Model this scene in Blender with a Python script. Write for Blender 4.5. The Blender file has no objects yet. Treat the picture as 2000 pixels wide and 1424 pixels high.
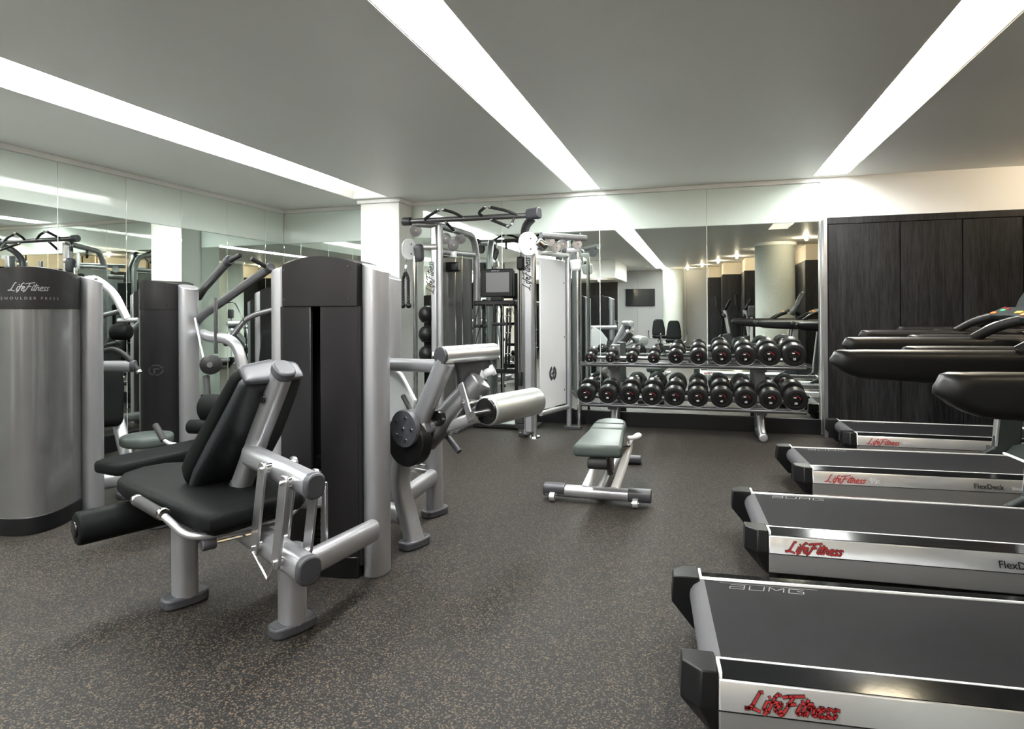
import bpy, math, random
from mathutils import Vector, Matrix
random.seed(7)
S = bpy.context.scene
COL = S.collection
V = Vector
PI = math.pi

# ------------------------------------------------------------------ camera, world, exposure
CAM_H = 1.26
FPX, YAW, ROLL, CY = 1230.2, 0.2908, -0.0061, 607.27
fw = V((-math.sin(YAW), math.cos(YAW), 0)); rt = V((math.cos(YAW), math.sin(YAW), 0)); up = V((0, 0, 1))
r2 = math.cos(ROLL)*rt + math.sin(ROLL)*up; u2 = -math.sin(ROLL)*rt + math.cos(ROLL)*up
cd = bpy.data.cameras.new('camera'); cam = bpy.data.objects.new('camera', cd); COL.objects.link(cam)
cd.sensor_width = 36.0; cd.lens = FPX*36/2000; cd.shift_y = -(712-CY)/2000; cd.clip_start = .02
m3 = Matrix((r2, u2, -fw)).transposed()
cam.matrix_world = Matrix.Translation((0, 0, CAM_H)) @ m3.to_4x4()
S.camera = cam
w = bpy.data.worlds.new('world'); S.world = w; w.use_nodes = True
w.node_tree.nodes['Background'].inputs[0].default_value = (.8, .85, .9, 1)
w.node_tree.nodes['Background'].inputs[1].default_value = .3
S.view_settings.view_transform = 'Standard'; S.view_settings.look = 'None'
S.view_settings.gamma = 1; S.view_settings.use_curve_mapping = False
S.view_settings.exposure = 2.08
STRIP = 17.0      # radiance of the ceiling light diffusers
BULB = 230.0       # warm ceiling spots

# ------------------------------------------------------------------ materials
MATS = {}
def mat(name, col, rough=.5, metal=0., spec=.5, emit=None, coat=0., bump=None, var=None, trans=0.):
    """principled material; bump=(scale,strength), var=(scale,amount) adds procedural colour noise"""
    m = bpy.data.materials.new(name); m.use_nodes = True
    nt = m.node_tree; b = nt.nodes['Principled BSDF']
    b.inputs['Base Color'].default_value = (*col, 1); b.inputs['Roughness'].default_value = rough
    b.inputs['Metallic'].default_value = metal; b.inputs['Specular IOR Level'].default_value = spec
    b.inputs['Coat Weight'].default_value = coat
    if trans: b.inputs['Transmission Weight'].default_value = trans
    if emit:
        b.inputs['Emission Color'].default_value = (*emit[0], 1); b.inputs['Emission Strength'].default_value = emit[1]
    if bump or var:
        tc = nt.nodes.new('ShaderNodeTexCoord')
    if var:
        n = nt.nodes.new('ShaderNodeTexNoise'); n.inputs['Scale'].default_value = var[0]; n.inputs['Detail'].default_value = 4
        nt.links.new(tc.outputs['Object'], n.inputs['Vector'])
        mx = nt.nodes.new('ShaderNodeMix'); mx.data_type = 'RGBA'
        a = var[1]
        mx.inputs[6].default_value = (*[c*(1-a) for c in col], 1); mx.inputs[7].default_value = (*[min(1, c*(1+a)) for c in col], 1)
        nt.links.new(n.outputs['Fac'], mx.inputs[0]); nt.links.new(mx.outputs[2], b.inputs['Base Color'])
    if bump:
        n = nt.nodes.new('ShaderNodeTexNoise'); n.inputs['Scale'].default_value = bump[0]; n.inputs['Detail'].default_value = 3
        nt.links.new(tc.outputs['Object'], n.inputs['Vector'])
        bp = nt.nodes.new('ShaderNodeBump'); bp.inputs['Strength'].default_value = bump[1]; bp.inputs['Distance'].default_value = .002
        nt.links.new(n.outputs['Fac'], bp.inputs['Height']); nt.links.new(bp.outputs['Normal'], b.inputs['Normal'])
    MATS[name] = m
    return m
mat('silver', (.33, .335, .35), .36, .75, bump=(900, .05))
mat('silver_bright', (.58, .59, .60), .30, .8)
mat('silver_dark', (.11, .11, .115), .36, .7)
mat('chrome', (.80, .81, .82), .10, 1.)
mat('steel_plate', (.36, .36, .37), .30, .9)
mat('white_paint', (.43, .44, .45), .38, spec=.3)
mat('cap_plastic', (.034, .035, .040), .42, spec=.35)
mat('black_plastic', (.0042, .0042, .0046), .38, spec=.25)
mat('black_gloss', (.004, .0045, .005), .12, bump=(60, .03))
mat('vinyl', (.0052, .0058, .0058), .52, spec=.045, bump=(420, .12))
mat('vinyl_grey_sheen', (.054, .065, .060), .42, spec=.12, bump=(420, .12))  # black vinyl with its sheen mixed into a grey green base
mat('vinyl_sheen', (.32, .34, .33), .30, .45, bump=(420, .05))  # dark upholstery, its strong highlights put into a pale base colour
mat('back_shell', (.016, .018, .020), .38, spec=.25)
mat('foam_black', (.006, .006, .0065), .75, bump=(300, .3))
mat('shroud', (.015, .0142, .0152), .30, .3, spec=.22)
mat('shroud_light', (.20, .20, .198), .24, .75)
mat('placard', (.008, .0073, .0077), .36, spec=.22)
mat('rubber', (.0075, .0075, .008), .42, spec=.3, bump=(200, .15))
mat('rubber_gloss', (.005, .0048, .005), .18)
mat('belt', (.0095, .0095, .0110), .70, spec=.12, bump=(700, .6), var=(14, .25))
mat('roller_belt', (.065, .065, .07), .60, spec=.2, bump=(700, .4))
mat('iron', (.014, .014, .015), .5, .4)
mat('logo_red', (.22, .004, .007), .35)
mat('logo_black', (.005, .005, .0055), .4)
mat('logo_grey', (.42, .42, .44), .4)
mat('logo_dim', (.16, .16, .165), .45)
mat('logo_white', (.8, .8, .8), .4)
mat('screen', (.006, .006, .007), .10)
mat('screen_grey', (.016, .016, .017), .16)
mat('orange', (.85, .16, .03), .35)
mat('amber', (.85, .45, .08), .35)
mat('green', (.05, .35, .18), .35)
mat('teal_plastic', (.020, .025, .026), .34, spec=.35)
mat('wall_white', (.78, .775, .76), .55, bump=(120, .05))
mat('trim_white', (.80, .80, .79), .4)
mat('ceiling_paint', (.83, .83, .80), .5, var=(1.2, .02))
mat('glass_band', (.68, .76, .715), .06, spec=.6, coat=.5)
mat('mirror', (.86, .92, .885), .0, 1.)
mat('mirror_edge', (.55, .68, .62), .2, .3)
mat('joint', (.70, .74, .72), .25, .5)
mat('baseboard', (.0045, .0045, .0055), .28)
mat('column', (.40, .425, .39), .65, bump=(90, .5), var=(60, .25))
mat('beige', (.66, .58, .47), .6)
mat('jamb', (.30, .30, .31), .28, .85)
mat('grey_wall', (.27, .27, .275), .5)
mat('teal_pot', (.10, .14, .14), .4)
mat('diffuser_a', (.9, .9, .88), .5, emit=((1.0, 1.0, .995), STRIP))
mat('diffuser_b', (.9, .9, .88), .5, emit=((.98, 1.0, .97), STRIP*.62))
mat('diffuser_e', (.9, .9, .88), .5, emit=((.97, 1.0, .96), STRIP*.28))
mat('diffuser_d', (.8, .78, .72), .5, emit=((1.0, .95, .85), STRIP*.02))  # panels without a lamp, given a faint glow of their own
mat('diffuser_c', (.9, .88, .8), .5, emit=((1.0, .86, .60), STRIP*.42))
mat('bulb', (1, .9, .7), .5, emit=((1.0, .82, .58), BULB))

def floor_material():
    m = bpy.data.materials.new('rubber_floor'); m.use_nodes = True; nt = m.node_tree; b = nt.nodes['Principled BSDF']
    L = nt.links.new; N = nt.nodes.new
    tc = N('ShaderNodeTexCoord')
    vo = N('ShaderNodeTexVoronoi'); vo.inputs['Scale'].default_value = 190; L(tc.outputs['Object'], vo.inputs['Vector'])
    vo2 = N('ShaderNodeTexVoronoi'); vo2.inputs['Scale'].default_value = 260; L(tc.outputs['Object'], vo2.inputs['Vector'])
    sx = N('ShaderNodeSeparateColor'); L(vo.outputs['Color'], sx.inputs[0])
    sy = N('ShaderNodeSeparateColor'); L(vo2.outputs['Color'], sy.inputs[0])
    def ramp(src, p0, c0, p1, c1):
        r = N('ShaderNodeValToRGB'); r.color_ramp.elements[0].position = p0; r.color_ramp.elements[0].color = (c0, c0, c0, 1)
        r.color_ramp.elements[1].position = p1; r.color_ramp.elements[1].color = (c1, c1, c1, 1); L(src, r.inputs[0]); return r.outputs[0]
    def mix(f, a, c):
        x = N('ShaderNodeMix'); x.data_type = 'RGBA'; L(f, x.inputs[0])
        for k, v in ((6, a), (7, c)):
            if isinstance(v, tuple): x.inputs[k].default_value = (*v, 1)
            else: L(v, x.inputs[k])
        return x.outputs[2]
    big = N('ShaderNodeTexNoise'); big.inputs['Scale'].default_value = .9; big.inputs['Detail'].default_value = 3; L(tc.outputs['Object'], big.inputs['Vector'])
    base = mix(big.outputs['Fac'], (.0066, .0060, .0053), (.0102, .0092, .0082))
    c1 = mix(ramp(sx.outputs[0], .76, 0, .82, 1), base, (.064, .047, .031))
    c2 = mix(ramp(sy.outputs[1], .84, 0, .88, 1), c1, (.042, .038, .034))
    c3 = mix(ramp(sx.outputs[2], .70, 0, .74, 1), c2, (.006, .0056, .0053))
    L(c3, b.inputs['Base Color']); b.inputs['Roughness'].default_value = .62
    b.inputs['Specular IOR Level'].default_value = .20
    n = N('ShaderNodeTexNoise'); n.inputs['Scale'].default_value = 240; n.inputs['Detail'].default_value = 3; L(tc.outputs['Object'], n.inputs['Vector'])
    bp = N('ShaderNodeBump'); bp.inputs['Strength'].default_value = .45; bp.inputs['Distance'].default_value = .002
    L(n.outputs['Fac'], bp.inputs['Height']); L(bp.outputs['Normal'], b.inputs['Normal'])
    MATS['rubber_floor'] = m
floor_material()
def wood_material(name, c0, c1, rough):
    m = bpy.data.materials.new(name); m.use_nodes = True; nt = m.node_tree; b = nt.nodes['Principled BSDF']
    L = nt.links.new; N = nt.nodes.new
    tc = N('ShaderNodeTexCoord'); oi = N('ShaderNodeObjectInfo')
    ad = N('ShaderNodeVectorMath'); ad.operation = 'ADD'; L(tc.outputs['Object'], ad.inputs[0])
    sc = N('ShaderNodeVectorMath'); sc.operation = 'SCALE'; sc.inputs[0].default_value = (17, 5, 9); L(oi.outputs['Random'], sc.inputs['Scale']); L(sc.outputs[0], ad.inputs[1])
    mp = N('ShaderNodeMapping'); mp.inputs['Scale'].default_value = (1, 1, .055); L(ad.outputs[0], mp.inputs['Vector'])
    n = N('ShaderNodeTexNoise'); n.inputs['Scale'].default_value = 95; n.inputs['Detail'].default_value = 6; n.inputs['Roughness'].default_value = .65; L(mp.outputs[0], n.inputs['Vector'])
    n2 = N('ShaderNodeTexNoise'); n2.inputs['Scale'].default_value = 7; n2.inputs['Detail'].default_value = 3; n2.inputs['Distortion'].default_value = 1.2; L(mp.outputs[0], n2.inputs['Vector'])
    r = N('ShaderNodeValToRGB'); r.color_ramp.elements[0].position = .38; r.color_ramp.elements[0].color = (*c0, 1)
    r.color_ramp.elements[1].position = .72; r.color_ramp.elements[1].color = (*c1, 1)
    a = N('ShaderNodeMath'); a.operation = 'MULTIPLY_ADD'; L(n2.outputs['Fac'], a.inputs[0]); a.inputs[1].default_value = .45; L(n.outputs['Fac'], a.inputs[2])
    s = N('ShaderNodeMath'); s.operation = 'SUBTRACT'; L(a.outputs[0], s.inputs[0]); s.inputs[1].default_value = .22
    L(s.outputs[0], r.inputs[0]); L(r.outputs[0], b.inputs['Base Color']); b.inputs['Roughness'].default_value = rough; b.inputs['Specular IOR Level'].default_value = .22
    bp = N('ShaderNodeBump'); bp.inputs['Strength'].default_value = .5; bp.inputs['Distance'].default_value = .002
    L(n.outputs['Fac'], bp.inputs['Height']); L(bp.outputs['Normal'], b.inputs['Normal'])
    MATS[name] = m
wood_material('dark_wood', (.0014, .0014, .0017), (.0180, .0177, .0192), .48)
def screen_reflection():
    m = bpy.data.materials.new('monitor_glass'); m.use_nodes = True
    b = m.node_tree.nodes['Principled BSDF']; b.inputs['Base Color'].default_value = (.10, .10, .10, 1); b.inputs['Roughness'].default_value = .3  # reflection on the screen painted in as a lighter flat base
    MATS['monitor_glass'] = m
screen_reflection()

# ------------------------------------------------------------------ mesh building helpers
def rotz(a): return Matrix.Rotation(a, 3, 'Z')
def frame_from(d, hint=V((0, 0, 1))):
    d = V(d).normalized(); s = d.cross(hint)
    if s.length < 1e-4: s = d.cross(V((1, 0, 0)))
    s.normalize(); n = s.cross(d); return d, s, n
def fillet(pts, r, n=5):
    pts = [V(p) for p in pts]; out = [pts[0]]
    for i in range(1, len(pts)-1):
        a, b, c = pts[i-1], pts[i], pts[i+1]; d1 = (a-b); d2 = (c-b); q = min(r, d1.length*.45, d2.length*.45)
        p1 = b+d1.normalized()*q; p2 = b+d2.normalized()*q
        for k in range(n+1):
            t = k/n; out.append((1-t)**2*p1+2*t*(1-t)*b+t*t*p2)
    out.append(pts[-1]); return out
def ell(rx, ry, n=14, e=2.0):
    o = []
    for k in range(n):
        t = 2*PI*k/n; c, s = math.cos(t), math.sin(t)
        o.append((rx*math.copysign(abs(c)**(2/e), c), ry*math.copysign(abs(s)**(2/e), s)))
    return o
class MB:
    def __init__(s): s.v = []; s.f = []
    def add(s, vs, fs):
        o = len(s.v); s.v += [V(p) for p in vs]; s.f += [tuple(i+o for i in f) for f in fs]; return s
    def box(s, c, d, R=None):
        c = V(c); h = [x/2 for x in d]; vs = []
        for z in (-1, 1):
            for x, y in ((-1, -1), (1, -1), (1, 1), (-1, 1)):
                p = V((x*h[0], y*h[1], z*h[2])); vs.append(c+(R @ p if R else p))
        return s.add(vs, [(3, 2, 1, 0), (4, 5, 6, 7), (0, 1, 5, 4), (1, 2, 6, 5), (2, 3, 7, 6), (3, 0, 4, 7)])
    def bb(s, x0, x1, y0, y1, z0, z1): return s.box(((x0+x1)/2, (y0+y1)/2, (z0+z1)/2), (abs(x1-x0), abs(y1-y0), abs(z1-z0)))
    def sweep(s, pts, prof, hint=V((0, 0, 1)), caps=True):
        """prof: list of 2d points, or a function of the index giving such a list"""
        pts = [V(p) for p in pts]; n = len(pts); rings = []; m = 0
        for i, p in enumerate(pts):
            d = pts[min(i+1, n-1)]-pts[max(i-1, 0)]
            _, sd, nn = frame_from(d, V(hint)); pr = prof(i) if callable(prof) else prof; m = len(pr)
            rings.append([p+sd*a+nn*b for a, b in pr])
        vs = [q for r in rings for q in r]; fs = []
        for i in range(n-1):
            for k in range(m):
                k2 = (k+1) % m; fs.append((i*m+k, i*m+k2, (i+1)*m+k2, (i+1)*m+k))
        if caps: fs += [tuple(range(m-1, -1, -1)), tuple((n-1)*m+k for k in range(m))]
        return s.add(vs, fs)
    def tube(s, pts, r, n=12): return s.sweep(pts, ell(r, r, n))
    def oval(s, pts, rx, ry, hint=V((0, 0, 1)), n=20, e=2.6): return s.sweep(pts, ell(rx, ry, n, e), hint)
    def lathe(s, p0, d, prof, n=20):
        """prof: (distance along d, radius)"""
        p0 = V(p0); d, sd, nn = frame_from(d); vs = []; fs = []; m = len(prof)
        for t, r in prof:
            for k in range(n):
                a = 2*PI*k/n; vs.append(p0+d*t+(sd*math.cos(a)+nn*math.sin(a))*max(r, 1e-5))
        for i in range(m-1):
            for k in range(n):
                k2 = (k+1) % n; fs.append((i*n+k, i*n+k2, (i+1)*n+k2, (i+1)*n+k))
        fs += [tuple(range(n-1, -1, -1)), tuple((m-1)*n+k for k in range(n))]
        return s.add(vs, fs)
    def roller(s, p0, p1, r, rd=.012, n=24):
        p0, p1 = V(p0), V(p1); L = (p1-p0).length
        pr = [(0, r-rd)]+[(rd-rd*math.cos(a), r-rd+rd*math.sin(a)) for a in (PI/6, PI/3, PI/2)]
        pr += [(L-t, q) for t, q in reversed(pr)]
        return s.lathe(p0, p1-p0, pr, n)
    def sphere(s, c, r, n=16):
        return s.lathe(V(c)-V((0, 0, r)), (0, 0, 1), [(r-r*math.cos(PI*k/10), r*math.sin(PI*k/10)) for k in range(11)], n)
    def prism(s, out, O, ux, uy, t):
        """outline extruded by t along ux x uy, centred"""
        O, ux, uy = V(O), V(ux).normalized(), V(uy).normalized(); nn = ux.cross(uy); n = len(out)
        vs = [O+ux*a+uy*b-nn*t/2 for a, b in out]+[O+ux*a+uy*b+nn*t/2 for a, b in out]
        return s.add(vs, [tuple(range(n-1, -1, -1)), tuple(range(n, 2*n))]+[(k, (k+1) % n, n+(k+1) % n, n+k) for k in range(n)])
    def pad(s, out, O, ux, uy, t, r=.02, crown=0.0):
        """cushion: outline (ccw) with rounded edges, thickness t upwards along ux x uy"""
        O, ux, uy = V(O), V(ux).normalized(), V(uy).normalized(); nn = ux.cross(uy); n = len(out)
        P = [V((a, b)) for a, b in out]; nor = []
        for i in range(n):
            d1 = (P[i]-P[i-1]); d2 = (P[(i+1) % n]-P[i])
            q = V((d1.y, -d1.x)).normalized()+V((d2.y, -d2.x)).normalized()
            nor.append(q.normalized() if q.length > 1e-6 else V((0, 0)))
        rings = []
        for a in (0, 30, 60, 90): a = math.radians(a); rings.append((-r+r*math.sin(a), r-r*math.cos(a)))
        for a in (90, 60, 30, 0): a = math.radians(a); rings.append((-r+r*math.sin(a), t-r+r*math.cos(a)))
        if crown: rings.append((-r*3, t+crown*.6))
        vs = []; fs = []
        for off, z in rings:
            for p, q in zip(P, nor):
                c = p+q*off; vs.append(O+ux*c.x+uy*c.y+nn*z)
        m = len(rings)
        for i in range(m-1):
            for k in range(n):
                k2 = (k+1) % n; fs.append((i*n+k, i*n+k2, (i+1)*n+k2, (i+1)*n+k))
        fs += [tuple(range(n-1, -1, -1)), tuple((m-1)*n+k for k in range(n))]
        return s.add(vs, fs)
    def cushion(s, pts, wid, thk, hint, e=3.6, n=28, rnd=.03):
        """soft pad following a path: widths across (hint x path) and thicknesses along hint, rounded ends"""
        pts = [V(p) for p in pts]; P = []; W = []; T = []
        L = [0]
        for a, b in zip(pts, pts[1:]): L.append(L[-1]+(b-a).length)
        def at(t):
            t = max(0, min(L[-1], t))
            for i in range(len(pts)-1):
                if t <= L[i+1]+1e-9:
                    q = (t-L[i])/(L[i+1]-L[i]); return pts[i].lerp(pts[i+1], q), wid[i]+(wid[i+1]-wid[i])*q, thk[i]+(thk[i+1]-thk[i])*q
        ts = [(rnd*(1-math.cos(a)), math.sin(a)) for a in (.25, .6, 1.0, PI/2)]
        st = [(t, f) for t, f in ts]+[(L[-1]*k/10, 1) for k in range(1, 10) if rnd < L[-1]*k/10 < L[-1]-rnd]+[(L[-1]-t, f) for t, f in reversed(ts)]
        fr = []
        for t, f in st:
            p, a, b = at(t); P.append(p); fr.append((a/2-rnd*(1-f)*.8, b/2*(.45+.55*f)))
        return s.sweep(P, lambda i: ell(fr[i][0], fr[i][1], n, e), hint)
    def build(s, name, m, parent=None, loc=None, bevel=0, segs=2, smooth=True, angle=38):
        me = bpy.data.meshes.new(name)
        if loc is None: loc = parent['_o'] if parent and '_o' in parent else (0, 0, 0)
        lo = V(loc)
        me.from_pydata([tuple(p-lo) for p in s.v], [], s.f); me.validate(); me.update()
        o = bpy.data.objects.new(name, me); COL.objects.link(o); me.materials.append(MATS[m])
        if smooth:
            me.polygons.foreach_set('use_smooth', [True]*len(me.polygons)); me.set_sharp_from_angle(angle=math.radians(angle))
        if bevel:
            b = o.modifiers.new('bevel', 'BEVEL'); b.width = bevel; b.segments = segs; b.limit_method = 'ANGLE'; b.angle_limit = math.radians(40); b.use_clamp_overlap = True
        if parent:
            o.parent = parent
            if '_o' in parent: o['_o'] = parent['_o']
        else: o.location = lo
        return o
def tag(o, label, cat, group=None, kind=None):
    if label: o['label'] = label
    if cat: o['category'] = cat
    if group: o['group'] = group
    if kind: o['kind'] = kind
    return o
ROOTS = []
def thing(name, label, cat, loc=(0, 0, 0), rz=0, group=None, world=False):
    """Empty at the thing's base. world=True: parts are given in world coordinates"""
    o = bpy.data.objects.new(name, None); COL.objects.link(o); o.empty_display_size = .1
    o.location = loc; o.rotation_euler = (0, 0, rz); tag(o, label, cat, group)
    o['_o'] = tuple(loc) if world else (0., 0., 0.); ROOTS.append(o); return o
def copy_tree(o, parent=None):
    c = o.copy(); COL.objects.link(c); c.parent = parent
    for ch in list(o.children): copy_tree(ch, c)
    if parent is None: ROOTS.append(c)
    return c
def struct(o): o['kind'] = 'structure'; return o
def sub(o, p):
    """make o a sub-part of part p (both in the same local space)"""
    o.parent = p; return o

# ---- lettering: brush script drawn as strokes, and plain type from the built-in font
SCRIPT = [
 ('L', .62, [[(.42, 1.0), (.30, .98), (.16, .25), (.02, .04), (-.12, 0.02)], [(-.12, 0.06), (.2, .07), (.56, -.06)]]),
 ('i', .24, [[(.12, .52), (.06, .10), (.14, .02), (.22, .08)], [(.15, .74), (.19, .76)]]),
 ('f', .30, [[(.40, .92), (.28, .98), (.18, .80), (.06, .0), (-.08, -.20)], [(-.04, .50), (.34, .54)]]),
 ('e', .36, [[(.03, .24), (.26, .34), (.25, .50), (.12, .50), (.02, .28), (.06, .06), (.20, .0), (.34, .12)]]),
 ('F', .60, [[(.32, .92), (.20, .40), (.08, -.05), (-.06, -.16)], [(-.12, .84), (.10, .92), (.78, 1.02)], [(.14, .48), (.50, .54)]]),
 ('i', .22, [[(.12, .52), (.06, .10), (.14, .02), (.22, .08)], [(.15, .72), (.19, .74)]]),
 ('t', .26, [[(.18, .86), (.08, .14), (.14, .02), (.24, .08)], [(-.06, .60), (.42, .66)]]),
 ('n', .42, [[(.08, .50), (.02, .0)], [(.05, .30), (.18, .48), (.28, .46), (.28, .08), (.40, .04)]]),
 ('e', .34, [[(.03, .24), (.26, .34), (.25, .50), (.12, .50), (.02, .28), (.06, .06), (.20, .0), (.32, .10)]]),
 ('s', .30, [[(.30, .46), (.14, .50), (.08, .38), (.22, .20), (.16, .02), (-.02, .04)]]),
 ('s', .30, [[(.30, .46), (.14, .50), (.08, .38), (.22, .20), (.16, .02), (-.02, .04)]])]
def script(O, ux, uy, width, wt=.085, lift=.0012, vs=1.0):
    """script logotype as flat ribbons on the plane (O, ux, uy)"""
    tot = sum(a for _, a, _ in SCRIPT); k = width/(tot+.25); O, ux, uy = V(O), V(ux).normalized(), V(uy).normalized(); nn = ux.cross(uy)
    mb = MB(); x = .12
    for _, adv, strokes in SCRIPT:
        for st in strokes:
            pts = [V((x+a+.30*b, b*vs)) for a, b in st]
            for p, q in zip(pts, pts[1:]):
                d = (q-p); d = d.normalized() if d.length else V((1, 0)); sd = V((-d.y, d.x))*wt/2; e = d*wt*.25
                cs = [p-sd-e, q-sd+e, q+sd+e, p+sd-e]
                mb.add([O+(ux*c.x+uy*c.y)*k+nn*lift for c in cs], [(0, 1, 2, 3)])
        x += adv
    return mb
def lettering(txt, O, ux, uy, size, lift=.0012, shear=0., bold=0., spacing=1.0, align='LEFT'):
    cu = bpy.data.curves.new('t', 'FONT'); cu.body = txt; cu.size = size; cu.shear = shear; cu.offset = bold; cu.space_character = spacing; cu.align_x = align
    cu.resolution_u = 3
    ob = bpy.data.objects.new('t', cu); COL.objects.link(ob)
    me = bpy.data.meshes.new_from_object(ob.evaluated_get(bpy.context.evaluated_depsgraph_get()))
    O, ux, uy = V(O), V(ux).normalized(), V(uy).normalized(); nn = ux.cross(uy); mb = MB()
    mb.add([O+ux*v.co.x+uy*v.co.y+nn*lift for v in me.vertices], [tuple(p.vertices) for p in me.polygons])
    bpy.data.objects.remove(ob); bpy.data.curves.remove(cu); bpy.data.meshes.remove(me)
    return mb
# ================================================================== the room
WY, WX = 6.934, -5.137           # back wall plane, left wall plane
CZ, TZ, MZ, BZ = 2.572, 2.527, 2.141, .155   # ceiling, trim foot, mirror top, baseboard top
FY, RX = -7.3, 5.6               # wall behind the camera, outer wall at the right
fl = struct(MB().bb(WX-.2, RX+.2, FY-.2, WY+.2, -.1, 0).build('floor', 'rubber_floor', smooth=False))

# ceiling slab with three recessed light channels
HOLES = [(-3.865, -3.42, -6.0, 6.50), (-1.335, -1.03, -6.5, 6.80), (1.07, 1.38, 2.72, 6.80)]
xs = sorted({WX-.2, RX+.2, *[h[0] for h in HOLES], *[h[1] for h in HOLES]})
cm = MB(); TOPZ = CZ+.16
for x0, x1 in zip(xs, xs[1:]):
    hole = next((h for h in HOLES if abs(h[0]-x0) < 1e-6), None)
    if hole:
        cm.bb(x0, x1, FY-.2, hole[2], CZ, TOPZ); cm.bb(x0, x1, hole[3], WY+.2, CZ, TOPZ)
    else: cm.bb(x0, x1, FY-.2, WY+.2, CZ, TOPZ)
cm.bb(WX-.2, RX+.2, FY-.2, WY+.2, TOPZ, TOPZ+.1)
struct(cm.build('ceiling', 'ceiling_paint', smooth=False))
NM = ['left ceiling light channel running above the weight machines', 'middle ceiling light channel between bench and weight machines',
      'right ceiling light channel above the treadmills, warm toned at its near end']
for k, (x0, x1, y0, y1) in enumerate(HOLES):
    t = thing('recessed_strip_light', NM[k], 'ceiling light', ((x0+x1)/2, (y0+y1)/2, CZ), world=True, group='recessed strip lights in the ceiling')
    hb = MB()                                                   # white housing lining the channel
    zt = CZ+.10
    for xx in (x0+.004, x1-.004): hb.box((xx, (y0+y1)/2, (CZ+zt)/2+.002), (.008, y1-y0, zt-CZ-.004))
    for yy in (y0+.004, y1-.004): hb.box(((x0+x1)/2, yy, (CZ+zt)/2+.002), (x1-x0-.016, .008, zt-CZ-.004))
    hb.build('housing', 'trim_white', t, smooth=False)
    if k == 0:                                                  # end panel next to the pillar, unlit but given a faint glow
        MB().box(((x0+x1)/2, y1-.30, zt+.012), (x1-x0-.018, .58, .02)).build('diffuser_panel', 'diffuser_d', t, smooth=False); y1 -= .59
    n = max(3, round((y1-y0)/1.45)) if k < 2 else 7; L = (y1-y0-.02)/n
    for i in range(n):
        yc = y0+.01+L*(i+.5)
        m = 'diffuser_b' if (i == 0) else ('diffuser_a' if k != 1 or i % 3 else 'diffuser_b')
        if k == 0: m = 'diffuser_b'
        if k < 2 and i == n-1: m = 'diffuser_e'
        if k == 2: m = ('diffuser_d', 'diffuser_c', 'diffuser_c', 'diffuser_a', 'diffuser_a', 'diffuser_b', 'diffuser_e')[i]
        MB().box(((x0+x1)/2, yc, zt+.012), (x1-x0-.018, L-.006, .02)).build('diffuser_panel', m, t, smooth=False)

# back wall: masonry, mirror panes, painted glass band, dark skirting, crown trim
wb = struct(MB().bb(WX-.2, RX+.2, WY+.012, WY+.2, 0, CZ).build('wall_back', 'wall_white', smooth=False))
PX0, PX1, PY = -3.83, -3.33, 6.60     # pillar
joints = [PX1, -2.19, -1.061, .067, 1.150]
def pane(parent, name, m, x0, x1, y0, y1, z0, z1, bev=.002):
    return MB().bb(x0, x1, y0, y1, z0, z1).build(name, m, parent, bevel=bev, segs=1, smooth=False)
for x0, x1 in list(zip(joints, joints[1:]))+[(WX, PX0)]:
    pane(wb, 'mirror_pane', 'mirror', x0+.002, x1-.002, WY, WY+.010, BZ, MZ-.002)
    pane(wb, 'glass_panel', 'glass_band', x0+.002, x1-.002, WY-.001, WY+.010, MZ, TZ)
for x in joints[1:-1]: pane(wb, 'pane_joint', 'joint', x-.003, x+.003, WY+.001, WY+.011, BZ, TZ, 0)
struct(MB().bb(PX1, 1.15, WY-.018, WY+.011, 0, BZ).bb(WX, PX0, WY-.018, WY+.011, 0, BZ).build('baseboard_back', 'baseboard', bevel=.003, segs=1, smooth=False))
tr = MB()
tr.bb(PX1, 1.155, WY-.03, WY+.011, TZ, CZ); tr.bb(WX+.03, PX0, WY-.03, WY+.011, TZ, CZ)
struct(tr.build('trim_1', 'trim_white', bevel=.006, smooth=False))
# pillar with its own crown trim
struct(MB().bb(PX0, PX1, PY, WY+.011, 0, TZ).build('wall_pillar', 'wall_white', bevel=.004, segs=1, smooth=False))
struct(MB().bb(PX0-.03, PX1+.03, PY-.03, WY+.011, TZ, CZ-.001).build('trim_2', 'trim_white', bevel=.006, smooth=False))
# right part of the back wall: white above, dark wood panels below
wood_y = 6.79
for i, (x0, x1) in enumerate(zip([1.195, 1.822, 2.333, 2.804, 3.30, 3.80], [1.822, 2.333, 2.804, 3.30, 3.80, 4.35])):
    MB().bb(x0+.004, x1-.004, wood_y, WY+.011, 0, MZ-.055).build('wood_panel', 'dark_wood', wb, bevel=.003, segs=1, smooth=False, loc=((x0+x1)/2, wood_y, 0)).location = ((x0+x1)/2, wood_y, 0)
MB().bb(1.195, 4.35, wood_y-.004, WY+.011, MZ-.053, MZ+.012).build('wood_rail', 'dark_wood', wb, bevel=.003, segs=1, smooth=False)
MB().bb(1.157, 1.193, wood_y-.006, WY+.011, 0, MZ).build('metal_jamb', 'jamb', wb, bevel=.004, smooth=False)
MB().bb(1.157, 5.6, WY-.008, WY+.012, MZ+.013, CZ).build('upper_wall', 'wall_white', wb, smooth=False)

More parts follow.
